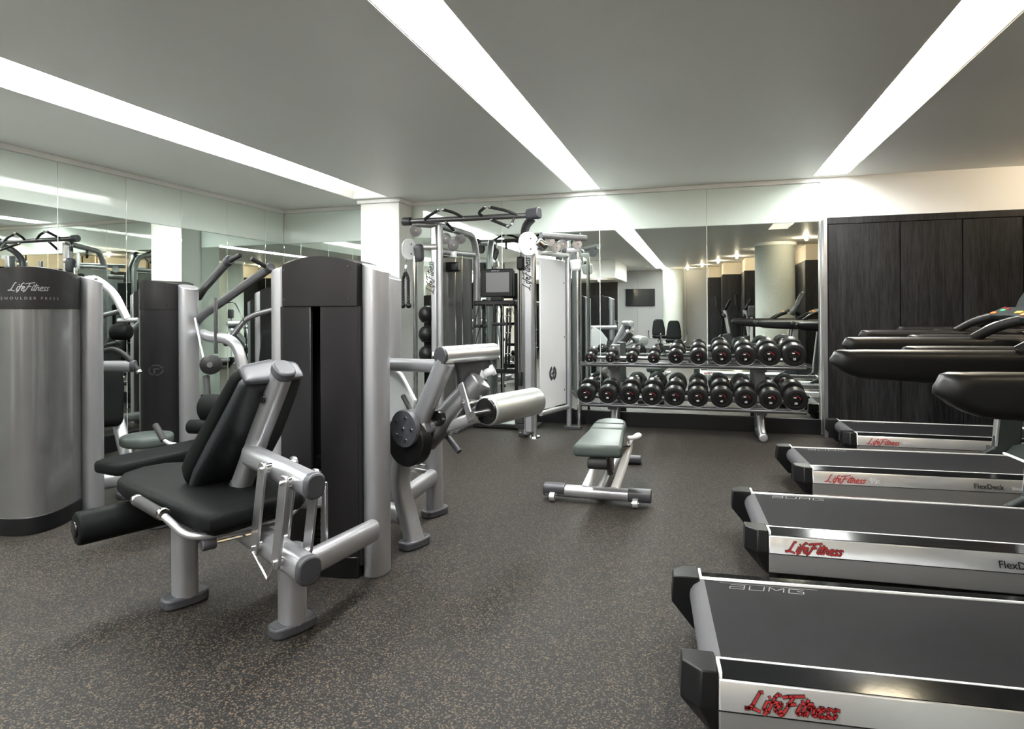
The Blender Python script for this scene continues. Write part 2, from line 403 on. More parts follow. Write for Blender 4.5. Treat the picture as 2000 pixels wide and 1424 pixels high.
# left wall: mirror panes with joints every 0.655 m
wl = struct(MB().bb(WX-.2, WX-.012, FY-.2, WY+.012, 0, CZ).build('wall_left', 'wall_white', smooth=False))
yj = [6.931]+[6.572-.655*k for k in range(13)]
for y1, y0 in zip(yj, yj[1:]):
    pane(wl, 'mirror_pane', 'mirror', WX-.010, WX, y0+.002, y1-.002, BZ, MZ-.002)
    pane(wl, 'glass_panel', 'glass_band', WX-.010, WX+.001, y0+.002, y1-.002, MZ, TZ)
for y in yj[1:-1]: pane(wl, 'pane_joint', 'joint', WX-.011, WX-.001, y-.003, y+.003, BZ, TZ, 0)
struct(MB().bb(WX-.011, WX+.018, yj[-1], WY-.02, 0, BZ).build('baseboard_left', 'baseboard', bevel=.003, segs=1, smooth=False))
struct(MB().bb(WX-.011, WX+.03, FY, WY-.001, TZ, CZ).build('trim_3', 'trim_white', bevel=.006, smooth=False))

# wall behind the camera, outer wall, soffit with its dark niche
wf = struct(MB().bb(WX-.2, RX+.2, FY-.2, FY, 0, CZ).build('wall_front', 'grey_wall', smooth=False))
for k in range(7):
    x0 = WX+.02+k*.78
    MB().bb(x0+.003, x0+.777, FY, FY+.02, 0, CZ-.002).build('wall_panel', 'grey_wall', wf, bevel=.003, segs=1, smooth=False)
struct(MB().bb(RX, RX+.2, FY, WY, 0, CZ).build('wall_right', 'beige', smooth=False))
struct(MB().bb(WX+.031, -2.1, -5.1, -2.5, 2.10, CZ-.001).build('ceiling_soffit', 'wall_white', bevel=.004, segs=1, smooth=False))
sp = struct(MB().bb(WX+.02, -2.35, -5.2, -5.1, 0, 2.099).build('wall_niche', 'grey_wall', smooth=False))
for k in range(4):
    x0 = WX+.03+k*.685
    MB().bb(x0+.003, x0+.68, -5.1, -5.08, 0, 2.098).build('wood_panel', 'dark_wood', sp, bevel=.003, segs=1, smooth=False)

# stepped dark partition along the right side (treadmill bays); seen directly in the mirrors
ps = struct(bpy.data.objects.new('wall_partition', None)); COL.objects.link(ps)
ye = [6.78, 5.45, 4.13, 2.84, 1.40, 0.0, -1.6, -3.2, -4.8, -6.4, -7.28]
PH = 2.25
pxw = [2.2+.3*((a+b)/2+.25) for a, b in zip(ye, ye[1:])]
for k, (y1, y0) in enumerate(zip(ye, ye[1:])):
    x = pxw[k]
    MB().bb(x, x+.06, y0, y1, 0, PH).build('wood_panel', 'dark_wood', ps, bevel=.003, segs=1, smooth=False)
    MB().bb(x+.02, x+.06, y0, y1, PH, CZ).build('upper_wall', 'beige', ps, smooth=False)
    if k+1 < len(pxw): MB().bb(pxw[k+1]+.02, x+.02, y0-.06, y0-.03, PH, CZ).build('upper_wall', 'beige', ps, smooth=False)
    if k+1 < len(pxw): MB().bb(pxw[k+1], x, y0-.062, y0-.002, 0, PH).build('wood_panel', 'dark_wood', ps, bevel=.003, segs=1, smooth=False)

# two round columns
for k, (cx, cy, r) in enumerate(((1.42, .37, .37), (-.80, -6.25, .32))):
    c = struct(MB().lathe((cx, cy, 0), (0, 0, 1), [(0, r), (CZ-.06, r)], 40).build('column', 'column'))
    MB().lathe((cx, cy, CZ-.06), (0, 0, 1), [(0, r+.03), (.058, r+.03)], 40).build('collar', 'trim_white', c, loc=(0, 0, 0))

# warm ceiling spots along the partition and under the soffit
spots = [(-.38, -6.6, CZ), (.05, -5.3, CZ), (.46, -3.9, CZ), (.86, -2.5, CZ), (1.35, -.75, CZ), (1.86, 1.30, CZ), (2.35, 3.0, CZ), (2.75, 4.6, CZ), (3.25, 6.1, CZ), (-2.6, -3.0, 2.10), (-3.9, -3.2, 2.10)]
nm = ['above the front wall corner', 'at the far end of the stepped partition', 'second from the far end of the partition', 'over the middle of the partition',
      'hidden behind the nearer column', 'beside the nearer round column', 'over the nearest treadmill console', 'over the second treadmill console', 'near the back wall end of the partition',
      'under the right edge of the soffit', 'under the middle of the soffit']
for (x, y, z), n in zip(spots, nm):
    t = thing('ceiling_spot', 'small warm ceiling spot '+n, 'ceiling light', (x, y, z), group='warm ceiling spots', world=True)
    MB().lathe((x, y, z-.012), (0, 0, 1), [(0, .055), (.011, .06)], 20).build('rim', 'trim_white', t)
    MB().sphere((x, y, z-.035), .026, 12).build('bulb', 'bulb', t)
# ================================================================== treadmills (local: x from rear to console, y across, z up)
def make_treadmill():
    t = thing('treadmill', '', 'treadmill', (0, 0, 0))
    X0, X1, XH = .095, 1.62, 1.50
    b = MB()                                    # belt with rounded tail
    r = .055
    prof = [(.06+r-r*math.cos(a), .232-r+r*math.sin(a)) for a in [math.radians(q) for q in (-60, -30, 0, 22, 45, 68, 90)]]
    tail = MB(); pts = prof
    n = len(pts); vs = [V((x, y, z)) for y in (-.277, .277) for x, z in pts]
    tail.add(vs, [(i, i+1, n+i+1, n+i) for i in range(n-1)]); tail.add([V((.06+r, y, .177)) for y in (-.277, .277)], [])
    tail.lathe((.06+r, -.277, .177), (0, 1, 0), [(0, r-.002), (.554, r-.002)], 24)
    belt = b.bb(.06+r, XH, -.277, .277, .222, .232).build('belt', 'belt', t, smooth=False)
    tail.build('belt_tail', 'roller_belt', t)
    # outlined wordmark on the belt near the far rail
    wm = MB()
    def seg(a, c, wd=.0035):
        a, c = V((*a, 0)), V((*c, 0)); d = (c-a).normalized(); s_ = V((-d.y, d.x, 0))*wd/2
        wm.add([p+V((0, 0, .2327)) for p in (a-s_, c-s_, c+s_, a+s_)], [(0, 1, 2, 3)])
    bx, by = .20, .215
    for k, gl in enumerate(([(0, .035), (.05, .035), (.05, 0), (0, 0), (0, .018), (.05, .018)], [(0, .035), (0, 0), (.05, 0), (.05, .035)], [(0, 0), (0, .035), (.025, .012), (.05, .035), (.05, 0)], [(.05, .035), (0, .035), (0, 0), (.05, 0), (.05, .018), (.028, .018)])):
        for a, c in zip(gl, gl[1:]): seg((bx+k*.068+a[0]+a[1]*.25, by+a[1]), (bx+k*.068+c[0]+c[1]*.25, by+c[1]))
    seg((bx-.03, by+.045), (bx+.31, by+.045), .002)
    wm.build('belt_wordmark', 'logo_dim', belt)
    for sd in (-1, 1):
        def rail(sec, x0, x1):
            m = MB(); k = len(sec); o = [V((x, sd*y, z)) for x in (x0, x1) for y, z in sec]
            f = [tuple(range(k)), tuple(range(2*k-1, k-1, -1))]+[(i, k+i, k+(i+1) % k, (i+1) % k) for i in range(k)]
            if sd < 0: f = [tuple(reversed(q)) for q in f]
            return m.add(o, [tuple(reversed(q)) for q in f])
        body = rail([(.283, .236), (.366, .222), (.395, .150), (.395, .146), (.372, .05), (.283, .05)], X0, X1).build('side_rail', 'silver_bright', t, bevel=.006)
        rail([(.290, .2365), (.366, .2235), (.366, .2215), (.290, .2345)], X0+.012, X1).build('foot_strip', 'black_gloss', t, smooth=False)
        wt = MB()                               # pale outline around the foot strip
        wt.bb(X0+.004, X0+.013, sd*.284, sd*.366, .2215, .2385); wt.bb(X0+.01, X1, sd*.2825, sd*.289, .233, .2385)
        wt.build('strip_outline', 'logo_white', t, smooth=False)
        rail([(.3945, .1495), (.3965, .1495), (.3965, .1465), (.3945, .1465)], X0, X1).build('groove', 'black_plastic', t, smooth=False)
        cp = MB()                               # chamfered tail cap
        top = [(0.0, .300), (.0, .262), (X0, .262), (X0, .378), (.055, .378)]
        def lay(z, g, sx): return [V((max(x-g, -g) if x < X0 else X0, sd*(y+(g if y > .3 else 0)), z)) for x, y in [(0+sx, .262), (X0, .262), (X0, .374), (.05+sx, .374), (sx, .325)]]
        L0, L1, L2, L3 = lay(.045, 0, .075), lay(.145, .018, .012), lay(.152, .018, .012), lay(.243, 0, .0)
        vs = L0+L1+L2+L3; f = []
        for q in range(3):
            for i in range(5): f.append((q*5+i, q*5+(i+1) % 5, q*5+5+(i+1) % 5, q*5+5+i))
        f += [(4, 3, 2, 1, 0), (15, 16, 17, 18, 19)]
        if sd < 0: f = [tuple(reversed(q)) for q in f]
        cp.add(vs, [tuple(reversed(q)) for q in f]).build('tail_cap', 'black_plastic', t, bevel=.004)
        MB().lathe((.13, sd*.32, 0), (0, 0, 1), [(0, .028), (.05, .024)], 14).build('foot', 'rubber', t)
        MB().lathe((1.5, sd*.32, 0), (0, 0, 1), [(0, .028), (.05, .024)], 14).build('foot', 'rubber', t)
        # branding on the outer side of each rail, reading left to right from that side
        ux = V((1, 0, 0)) if sd < 0 else V((-1, 0, 0)); uy = V((0, sd*(.395-.366), .150-.222)); uy = -uy.normalized()
        O = V((.165 if sd < 0 else .165+.24, sd*.3925, .160))+V((0, -sd*.0012, 0))
        n_ = ux.cross(uy)
        lg = script(O, ux, uy, .240, .175, .0030, .78).build('wordmark_outline', 'logo_black', t, smooth=False)  # black outline printed around the red script
        script(O, ux, uy, .240, .100, .0042, .78).build('wordmark', 'logo_red', t, smooth=False)
        lettering('95t', O+ux*.262+uy*.004, ux, uy, .045, .003).build('model_lettering', 'logo_grey', t, smooth=False)
        O2 = V((1.0 if sd < 0 else 1.40, sd*.3925, .165))
        lettering('FlexDeck', O2, ux, uy, .042, .003, bold=.0006).build('deck_lettering', 'logo_black', t, smooth=False)
        lettering('Shock Absorption System', O2+ux*.20, ux, uy, .030, .003).build('deck_lettering', 'logo_grey', t, smooth=False)
        # upright: pale outer cover, dark inner plate, flared foot
        out = [(1.34, .20), (1.62, .20), (1.63, .42), (1.66, 1.02), (1.54, 1.02), (1.475, .42), (1.45, .27)]
        MB().prism(out, (0, sd*.385, 0), (1, 0, 0), (0, 0, 1), .05).build('upright', 'teal_plastic', t, bevel=.012)
        MB().prism([(1.458, .28), (1.474, .28), (1.487, .42), (1.552, 1.0), (1.534, 1.0), (1.469, .42)], (0, sd*.385, 0), (1, 0, 0), (0, 0, 1), .056).build('upright_edge', 'silver_bright', t, bevel=.003)
        MB().prism([(1.50, .36), (1.62, .36), (1.64, .96), (1.565, .96)], (0, sd*.413, 0), (1, 0, 0), (0, 0, 1), .008).build('side_cover', 'silver_bright', t, bevel=.003)
        MB().lathe((1.58, sd*.4165, .72), (0, sd, 0), [(0, .035), (.002, .035)], 24).build('emblem', 'logo_black', t)
        # long deep arm with a rounded underside
        xs_ = [.615, .618, .625, .64, .66, .685, .71, .74, .80, .95, 1.2, 1.45, 1.62]
        am = MB(); rings = []
        for i, x in enumerate(xs_):
            q = min(1, max(0, (x-.615)/.13)); h = .045+.070*math.sin(q*PI/2)**.75+.018*min(1, max(0, (x-.74)/.3))
            wq = .045*min(1, math.sqrt(max(.06, (x-.613)/.035)))
            rings.append((V((x, sd*.455, 1.102-h/2-.010*(1-min(1, (x-.612)/.03)))), wq, h/2*(1 if i else .6)))
        am.sweep([q[0] for q in rings], lambda i: ell(rings[i][1], rings[i][2], 24, 3.2), V((0, 0, 1)))
        am.build('arm', 'black_plastic', t, angle=60)
        # curved bar climbing from the arm towards the key pod
        bar = [(1.25, sd*.44, 1.095), (1.33, sd*.42, 1.150), (1.40, sd*.38, 1.185), (1.47, sd*.33, 1.205)]
        MB().oval(fillet(bar, .08), .016, .026).build('hand_bar', 'black_plastic', t)
        MB().tube(fillet([V(p)+V((0, 0, .024)) for p in bar], .08), .006, 8).build('bar_inlay', 'chrome', t)
        MB().lathe((1.62, sd*.22, 1.165), V((.42, 0, .9)), [(0, .05), (.05, .055), (.052, .045)], 20).build('cup_holder', 'black_plastic', t)
    MB().prism([(1.50, .232), (1.56, .30), (1.75, .34), (2.02, .28), (2.08, .16), (2.08, .05), (1.50, .05)], (0, 0, 0), (1, 0, 0), (0, 0, 1), .70).build('motor_hood', 'teal_plastic', t, bevel=.02, segs=3)
    MB().bb(1.495, 1.512, -.345, .345, .232, .246).build('hood_edge', 'logo_white', t, bevel=.003)
    pu_ = V((.86, 0, .50)).normalized(); pn_ = V((-.50, 0, .86)).normalized(); po = V((1.42, 0, 1.195))
    pod = MB().prism([(-.34, 0), (.34, 0), (.36, .04), (.33, .11), (-.33, .11), (-.36, .04)], po, V((0, -1, 0)), pu_, .045).build('key_pod', 'teal_plastic', t, bevel=.012)
    for m, dy, du, sx, sy in (('orange', .30, .02, .05, .022), ('orange', -.30, .02, .05, .022), ('logo_red', .27, .085, .03, .02), ('logo_red', .20, .07, .025, .02), ('green', .235, .055, .05, .024), ('green', -.235, .055, .05, .024), ('amber', .0, .03, .07, .022), ('logo_red', -.20, .07, .025, .02)):
        MB().prism([(-sx/2, -sy/2), (sx/2, -sy/2), (sx/2, sy/2), (-sx/2, sy/2)], po+pu_*du+pn_*.025+V((0, dy, 0)), V((0, -1, 0)), pu_, .008).build('button', m, pod, bevel=.002)
    cu_ = V((.42, 0, .90)).normalized(); cn_ = V((-.90, 0, .42)).normalized(); co = V((1.56, 0, 1.16))
    MB().prism([(-.33, 0), (.33, 0), (.36, .16), (.30, .36), (.22, .42), (-.22, .42), (-.30, .36), (-.36, .16)], co, V((0, -1, 0)), cu_, .06).build('console', 'teal_plastic', t, bevel=.02, segs=3)
    MB().prism([(-.20, .14), (.20, .14), (.20, .38), (-.20, .38)], co+cn_*.031, V((0, -1, 0)), cu_, .006).build('display', 'screen', t, bevel=.003)
    return t
tm = make_treadmill()
TPOS = [(-.085, 2.222, 4.7, 'nearest treadmill, cut off at the right edge of the picture'),
        (.180, 3.475, 2.6, 'second treadmill from the camera, black belt and silver side rails'),
        (.560, 4.790, 3.8, 'third treadmill from the camera, second nearest to the dark wood wall'),
        (1.115, 6.120, 1.0, 'furthest treadmill, standing right against the dark wood panelled wall')]
for i, (x, y, a, lab) in enumerate(TPOS):
    o = tm if i == 0 else copy_tree(tm)
    o.location = (x, y, 0); o.rotation_euler = (0, 0, math.radians(a)); tag(o, lab, 'treadmill', 'row of treadmills')
for o in [q for q in ROOTS if q.name.startswith('treadmill')][:2]:      # the two nearest carry no model number
    for ch in list(o.children):
        if ch.name.startswith('model_lettering'): bpy.data.objects.remove(ch)
for o in [q for q in ROOTS if q.name.startswith('treadmill')][2:4]:      # the two far ones have plain red wordmarks
    for ch in list(o.children):
        if ch.name.startswith('wordmark_outline'): bpy.data.objects.remove(ch)
# ================================================================== weight machines
def place(mb, c, rz):
    M = Matrix.Rotation(rz, 3, 'Z'); c = V((c[0], c[1], 0)); mb.v = [M @ p+c for p in mb.v]; return mb
def tower(t, c, rz, hw=.208, ux=.256, urx=.055, ury=.08, uyo=0., fb=.09, fbul=.03, bb=.09, bbul=.03, slot=False, H=1.452, A=.075, m='shroud', text=None, placard_z=1.287, back_text=None, plates=0, logo=None):
    """shrouded weight tower: local x across, -y is the face with depth fb and bulge fbul, +y the rear face"""
    d = math.radians(rz); PL = lambda mb: place(mb, c, d)
    def top(x): return H+A*(1-(x/(ux+urx))**2)
    def fy(x): return -(fb+fbul*(1-(x/hw)**2))
    def by(x): return bb+bbul*(1-(x/hw)**2)
    def shell(x0, x1, z0, z1f, g=0., n=10, yf=fy, yb=by):
        mb = MB(); vs = []; xs = [x0+(x1-x0)*k/n for k in range(n+1)]
        for x in xs:
            zt = z1f(x) if callable(z1f) else z1f
            vs += [V((x, yf(x)-g, z0)), V((x, yf(x)-g, zt)), V((x, yb(x)+g, zt)), V((x, yb(x)+g, z0))]
        fs = []
        for k in range(n):
            for q in range(4): fs.append((k*4+q, k*4+(q+1) % 4, k*4+4+(q+1) % 4, k*4+4+q))
        fs += [(3, 2, 1, 0), (4*n, 4*n+1, 4*n+2, 4*n+3)]
        return mb.add(vs, [tuple(reversed(f)) for f in fs])
    for s in (-1, 1):
        mb = MB(); n = 24; pr = ell(urx, ury, n, 2.3); vs = []; x0 = s*ux
        for a, b in pr: vs.append(V((x0+a, b+uyo, 0)))
        for a, b in pr: vs.append(V((x0+a, b+uyo, top(x0+a))))
        mb.add(vs, [tuple(range(n-1, -1, -1)), tuple(range(n, 2*n))]+[(k, (k+1) % n, n+(k+1) % n, n+k) for k in range(n)])
        PL(mb).build('upright', 'silver', t, bevel=.004, segs=2)
    if slot:
        for x0, x1 in ((-hw, -.030), (.022, hw)):
            PL(shell(x0, x1, .06, placard_z, yb=lambda x: fy(x)+.02)).build('shroud', m, t, bevel=.003, segs=1)
        PL(shell(-hw, hw, .06, placard_z, yf=lambda x: by(x)-.02)).build('shroud', m, t)
        for s in (-1, 1): PL(MB().bb(s*.196, s*.222, -.088, .09, .06, placard_z)).build('side_shroud', m, t, smooth=False)
        rods = PL(MB().tube([(-.012, -.01, .06), (-.012, -.01, 1.3)], .009, 10).tube([(.012, .03, .06), (.012, .03, 1.3)], .009, 10)).build('guide_rod', 'chrome', t)
        for k in range(plates):
            z = .06+.0335*k
            p_ = PL(MB().box((0, -.005, z+.0155), (.16, .11, .030))).build('weight_plate', 'iron', t, bevel=.003, segs=1)
            sub(PL(MB().box((-.004, -.0615, z+.0155), (.03, .003, .012))).build('number_tag', 'logo_grey', t, smooth=False), p_)
        zz = .06+.0335*plates
        PL(MB().box((0, -.005, zz+.03), (.14, .10, .05))).build('head_plate', 'black_plastic', t, bevel=.004)
        PL(MB().lathe((0.0, -.06, zz-.03), (0, -1, 0), [(0, .012), (.05, .012), (.05, .022), (.10, .024), (.104, .018)], 16)).build('selector_pin', 'cap_plastic', t)
    else:
        PL(shell(-hw, hw, .06, placard_z)).build('shroud', m, t)
    pl = PL(shell(-hw, hw, placard_z, top, .003, 16)).build('placard', 'placard', t, bevel=.002, segs=1)
    PL(shell(-hw, hw, 0, .10, .006)).build('plinth', 'black_plastic', t, bevel=.003, segs=1)
    for sgn, txt in ((-1, text), (1, back_text)):
        for x in (-hw*.93, hw*.80):
            for z in (placard_z+.035, top(x)-.03):
                yy = fy(x)-.003 if sgn < 0 else by(x)+.003
                PL(MB().lathe((x, yy, z), (0, sgn, 0), [(-.004, .006), (.002, .006)], 10)).build('screw', 'logo_black', t)
        if txt:
            ux_ = V((1, 0, 0)) if sgn < 0 else V((-1, 0, 0)); yy = (-1 if sgn < 0 else 1)
            def wrap(mb):
                for p in mb.v: p.y = (fy(p.x)-.0042) if sgn < 0 else (by(p.x)+.0042)
                return mb
            PL(wrap(script(V((-.100 if sgn < 0 else .100, 0, placard_z+.105)), ux_, (0, 0, 1), .19, .10))).build('wordmark', 'logo_dim', t, smooth=False)
            PL(wrap(lettering(txt, (0, 0, placard_z+.055), ux_, (0, 0, 1), .021, spacing=1.75, align='CENTER'))).build('name_lettering', 'logo_dim', t, smooth=False)
    if logo:
        zz = logo
        ring = MB(); q = 20
        for k in range(q):
            a0, a1 = 2*PI*k/q, 2*PI*(k+1)/q
            if k % 7 == 0: continue
            vs = [V((r*math.cos(a), 0, zz+r*math.sin(a))) for a, r in ((a0, .036), (a1, .036), (a1, .045), (a0, .045))]
            ring.add(vs, [(0, 1, 2, 3)])
        ring.add([V((x, 0, zz+z)) for x, z in ((-.012, -.03), (0, -.03), (0, .005), (.022, .005), (.022, .015), (-.012, .015))], [(0, 1, 2, 3, 4, 5)])
        for p in ring.v: p.x += .10; p.y = fy(p.x)-.002
        PL(ring).build('emblem', 'cap_plastic', t, smooth=False)
def foot(t, x, y, ang, rx=.052, ry=.095, h=.045):
    d = math.radians(ang); mb = MB(); pr = ell(rx, ry, 28, 3.0)
    mb.prism(pr, (x, y, h/2), (math.cos(d), math.sin(d), 0), (-math.sin(d), math.cos(d), 0), h)
    return mb.build('foot', 'cap_plastic', t, bevel=.010, segs=3)
def ovt(t, name, pts, rx, ry, hint=(0, 0, 1), m='silver', fil=.05, cap=False):
    """oval frame tube, optional dark end caps"""
    P = fillet(pts, fil) if len(pts) > 2 else [V(p) for p in pts]
    o = MB().oval(P, rx, ry, V(hint)).build(name, m, t, bevel=.0)
    if cap:
        d = (P[-1]-P[-2]).normalized()
        sub(MB().oval([P[-1]-d*.002, P[-1]+d*.030], rx+.003, ry+.003, V(hint)).build('end_cap', 'cap_plastic', t, bevel=.008), o)
    return o
A24 = math.radians(-24); EA = V((math.cos(A24), math.sin(A24), 0)); EB = V((-math.sin(A24), math.cos(A24), 0))
LO = V((-1.9, 2.1, 0))
def W(a, b, z): return LO+EA*a+EB*b+V((0, 0, z))

# ------------------------------------------------------------------ leg extension machine (nearest) with its slotted tower
t = thing('leg_extension_machine', 'nearest weight machine with black reclined seat, foam leg roller and slotted grey tower', 'weight machine', (-1.9, 2.2, 0), world=True, group='weight machines')
tower(t, (-1.762, 2.735), 0, slot=True, plates=13)
foot(t, *W(-.277, 0, 0).xy, -24); foot(t, *W(.30, .175, 0).xy, -24)
ovt(t, 'leg', [W(-.277, 0, .03), W(-.277, 0, .345)], .050, .052, EA)
ovt(t, 'leg', [W(.30, .175, .03), W(.30, .175, .335)], .050, .052, EA)
ovt(t, 'main_beam', [W(-.15, .075, .415), W(.575, .07, .350)], .044, .050, cap=True)
ovt(t, 'cross_tube', [W(-.27, .03, .30), W(-.27, .64, .30)], .036, .048)
ovt(t, 'tower_tube', [W(.44, .13, .300), W(.225, .62, .26)], .036, .050)
ovt(t, 'upper_bar', [W(.16, .075, .695), W(.615, .07, .655)], .036, .044, cap=True)
b_, z_ = .048, 0
for (a0, z0), (a1, z1) in (((.390, .685), (.325, .385)), ((.540, .662), (.482, .368))):
    for bb_ in (.008, .132):
        p0, p1 = W(a0, bb_, z0), W(a1, bb_, z1); d = (p1-p0).normalized(); s_ = EB.cross(d)
        out = [(x, y) for x, y in ell(.026, .026, 16)]
        L = (p1-p0).length
        o2 = [(q[0], q[1]-0) for q in out if q[1] <= 0]; o3 = [(q[0], q[1]+L) for q in out if q[1] >= 0]
        poly = sorted(o2, key=lambda q: math.atan2(q[1], q[0]))+sorted(o3, key=lambda q: math.atan2(q[1]-L, q[0]))
        lk = MB().prism(poly, p0, s_, d, .012).build('link_bar', 'steel_plate', t, bevel=.002, segs=1)
        for p in (p0, p1):
            sub(MB().lathe(p-EB*.014, EB, [(0, .009), (.028, .009)], 10).build('bolt', 'chrome', t), lk)
    for a, z in ((a0, z0), (a1, z1)):
        MB().lathe(W(a, .01, z), EB, [(0, .018), (.12, .018)], 14).build('pivot', 'chrome', t)
MB().tube([W(.33, .0, .37), W(.435, .0, .295)], .004, 6).tube([W(.48, .0, .36), W(.435, .0, .295)], .005, 6).build('spring_link', 'chrome', t)
# seat and backrest
seat = [(-.60, -.14), (-.52, -.185), (-.40, -.20), (.25, -.175), (.325, -.155), (.335, -.10), (.30, .22), (.26, .26), (-.40, .27), (-.55, .22), (-.66, .06), (-.66, -.04)]
MB().pad(seat, W(0, 0, .468), EA, EB, .075, .026, .006).build('seat', 'vinyl', t, angle=50)
MB().prism([(a*.9, b*.85) for a, b in seat], W(0, 0.005, .462), EA, EB, .016).build('seat_board', 'black_plastic', t)
MB().box(W(0, .10, .440), (.5, .12, .05), Matrix.Rotation(A24, 3, 'Z')).build('seat_carriage', 'silver_dark', t, bevel=.006)
pth = [W(-.19, .10, .56), W(-.10, .10, .64), W(.04, .10, .78), W(.16, .10, .92), W(.26, .10, 1.045)]
up_dir = (pth[-1]-pth[0]).normalized(); back_n = EB.cross(up_dir)      # points to the sitter's side or away
if back_n.dot(EA) > 0: back_n = -back_n
MB().cushion(pth, [.30, .33, .32, .29, .25], [.12, .13, .105, .085, .075], back_n, rnd=.05).build('back_cushion', 'vinyl', t, angle=60)
MB().cushion([p-back_n*.052 for p in pth], [.27, .31, .30, .27, .245], [.07, .075, .075, .07, .06], back_n, rnd=.03).build('back_shell', 'back_shell', t, angle=60)
MB().cushion([pth[-1]+up_dir*.004-back_n*.035-EB*.12, pth[-1]+up_dir*.016-back_n*.035, pth[-1]+up_dir*.004-back_n*.035+EB*.12], [.085, .11, .085], [.03, .035, .03], up_dir, rnd=.02)  .build('shell_top', 'cap_plastic', t, angle=60)
q0, q1 = W(.035, .10, .545), W(.365, .10, 1.025)
o = ovt(t, 'back_post', [q0, q1], .044, .036, EB)
sub(MB().oval([q1-(q1-q0).normalized()*.004, q1+(q1-q0).normalized()*.035], .048, .040, EB).build('end_cap', 'cap_plastic', t, bevel=.008), o)
sub(MB().oval([q0-(q1-q0).normalized()*.025, q0+(q1-q0).normalized()*.004], .048, .040, EB).build('end_cap', 'cap_plastic', t, bevel=.008), o)
sub(MB().lathe(q1.lerp(q0, .2)-EB*.041, -EB, [(0, .016), (.006, .016)], 16).build('plug', 'logo_black', t), o)
# hand grips on both sides of the seat
for s_, bb_ in ((-1, -.235), (1, .30)):
    g = fillet([W(-.135, bb_, .528), W(.15, bb_, .520), W(.205, bb_-s_*.04, .455), W(.25, bb_-s_*.10, .445), W(.25, .0, .440)], .05)
    h_ = MB().tube(g, .014, 12).build('grip_bar', 'silver', t)
    sub(MB().roller(W(-.12, bb_, .5275), W(.12, bb_, .521), .021, .003, 16).build('foam_grip', 'foam_black', t), h_)
    for a in (-.132, .125): sub(MB().roller(W(a-.012, bb_, .5275), W(a+.012, bb_, .5275), .0225, .003, 16).build('grip_collar', 'chrome', t), h_)
MB().tube([W(.245, -.12, .415), W(.27, .07, .415)], .007, 8).build('adjuster_rod', 'chrome', t)
MB().roller(W(.240, -.15, .415), W(.246, -.10, .415), .022, .004, 16).build('adjuster_knob', 'cap_plastic', t)
# leg roller with its swing arm
rl = MB().roller(W(-.50, -.345, .362), W(-.50, .12, .362), .070, .014, 28).build('leg_roller', 'vinyl', t)
sub(MB().roller(W(-.50, -.353, .362), W(-.50, -.34, .362), .034, .003, 20).build('roller_cap', 'rubber_gloss', t), rl)
ovt(t, 'swing_arm', [W(-.50, .13, .362), W(-.47, .22, .40), W(-.32, .31, .47)], .024, .03)
MB().lathe(W(-.32, .24, .47), EB, [(0, .055), (.10, .055)], 24).build('cam_hub', 'silver_dark', t)
ovt(t, 'hub_support', [W(-.30, .31, .46), W(-.27, .31, .30)], .03, .035, EA)
MB().prism([(-.018, 0), (.018, 0), (.018, .28), (-.018, .28)], W(.27, .34, .27), EA, (0, 0, 1), .014).build('bracket_plate', 'steel_plate', t, bevel=.002, segs=1)
ovt(t, 'stay_tube', [W(.12, .20, .47), W(.27, .335, .475)], .026, .032)

# ------------------------------------------------------------------ seated leg curl behind it
t = thing('leg_curl_machine', 'leg curl machine with silver roller, dark roller coloured pale for sheen and bent legs behind the slotted grey tower', 'weight machine', (-1.5, 3.3, 0), world=True, group='weight machines')
tower(t, (-2.06, 3.46), 180, fb=.09)
foot(t, -1.48, 3.09, -20); foot(t, -1.585, 3.60, -20)
B20 = V((.342, .94, 0)); A20 = V((.94, -.342, 0))
ovt(t, 'leg', [(-1.555, 3.12, .50), (-1.575, 3.10, .34), (-1.48, 3.09, .03)], .048, .050, B20, fil=.10)
ovt(t, 'leg', [(-1.585, 3.60, .03), (-1.59, 3.60, .56)], .048, .050, B20)
ovt(t, 'cross_tube', [(-1.56, 3.12, .245), (-1.585, 3.58, .245)], .034, .050)
ovt(t, 'floor_tube', [(-1.57, 3.13, .14), (-2.00, 3.36, .14)], .034, .05)
ovt(t, 'arm_tube', [(-1.455, 3.03, .60), (-1.245, 2.975, 1.005)], .050, .040, B20, m='silver')
mt = MB().roller((-1.258, 2.955, 1.036), (-1.098, 3.325, 1.036), .046, .008).build('thigh_roller', 'silver_bright', t)
sub(MB().roller((-1.264, 2.941, 1.036), (-1.256, 2.958, 1.036), .047, .006).build('end_cap', 'cap_plastic', t), mt)
ovt(t, 'support_tube', [(-1.70, 3.16, .966), (-1.36, 3.13, .966)], .034, .036)
ovt(t, 'support_tube', [(-1.66, 3.17, .966), (-1.95, 3.40, .966)], .034, .036)
MB().prism([(-.30, -.16), (.12, -.16), (.16, -.02), (.05, .12), (-.10, .21), (-.30, .21)], (-1.66, 3.235, .79), A20, (0, 0, 1), .03).build('guard_plate', 'white_paint', t, bevel=.008)
MB().oval([(-1.425, 3.10, .56), (-1.115, 3.15, .895)], .062, .064, B20, e=3).build('lever_housing', 'silver_dark', t, bevel=.01)
ovt(t, 'lower_tube', [(-1.45, 3.16, .585), (-1.06, 3.03, .735)], .026, .030, m='silver_bright')
MB().prism([(.0, -.02), (.05, -.20), (.10, -.20), (.27, -.03), (.25, .0), (-.02, .0)], (-1.225, 3.06, 1.0), V((.40, .92, 0)), (0, 0, 1), .03).build('support_web', 'cap_plastic', t, bevel=.008)
MB().lathe((-1.185, 3.235, .895), (.45, .1, .2), [(0, .035), (.06, .035), (.06, .022), (.10, .022), (.10, .03), (.12, .03)], 18).build('adjuster_head', 'white_paint', t)
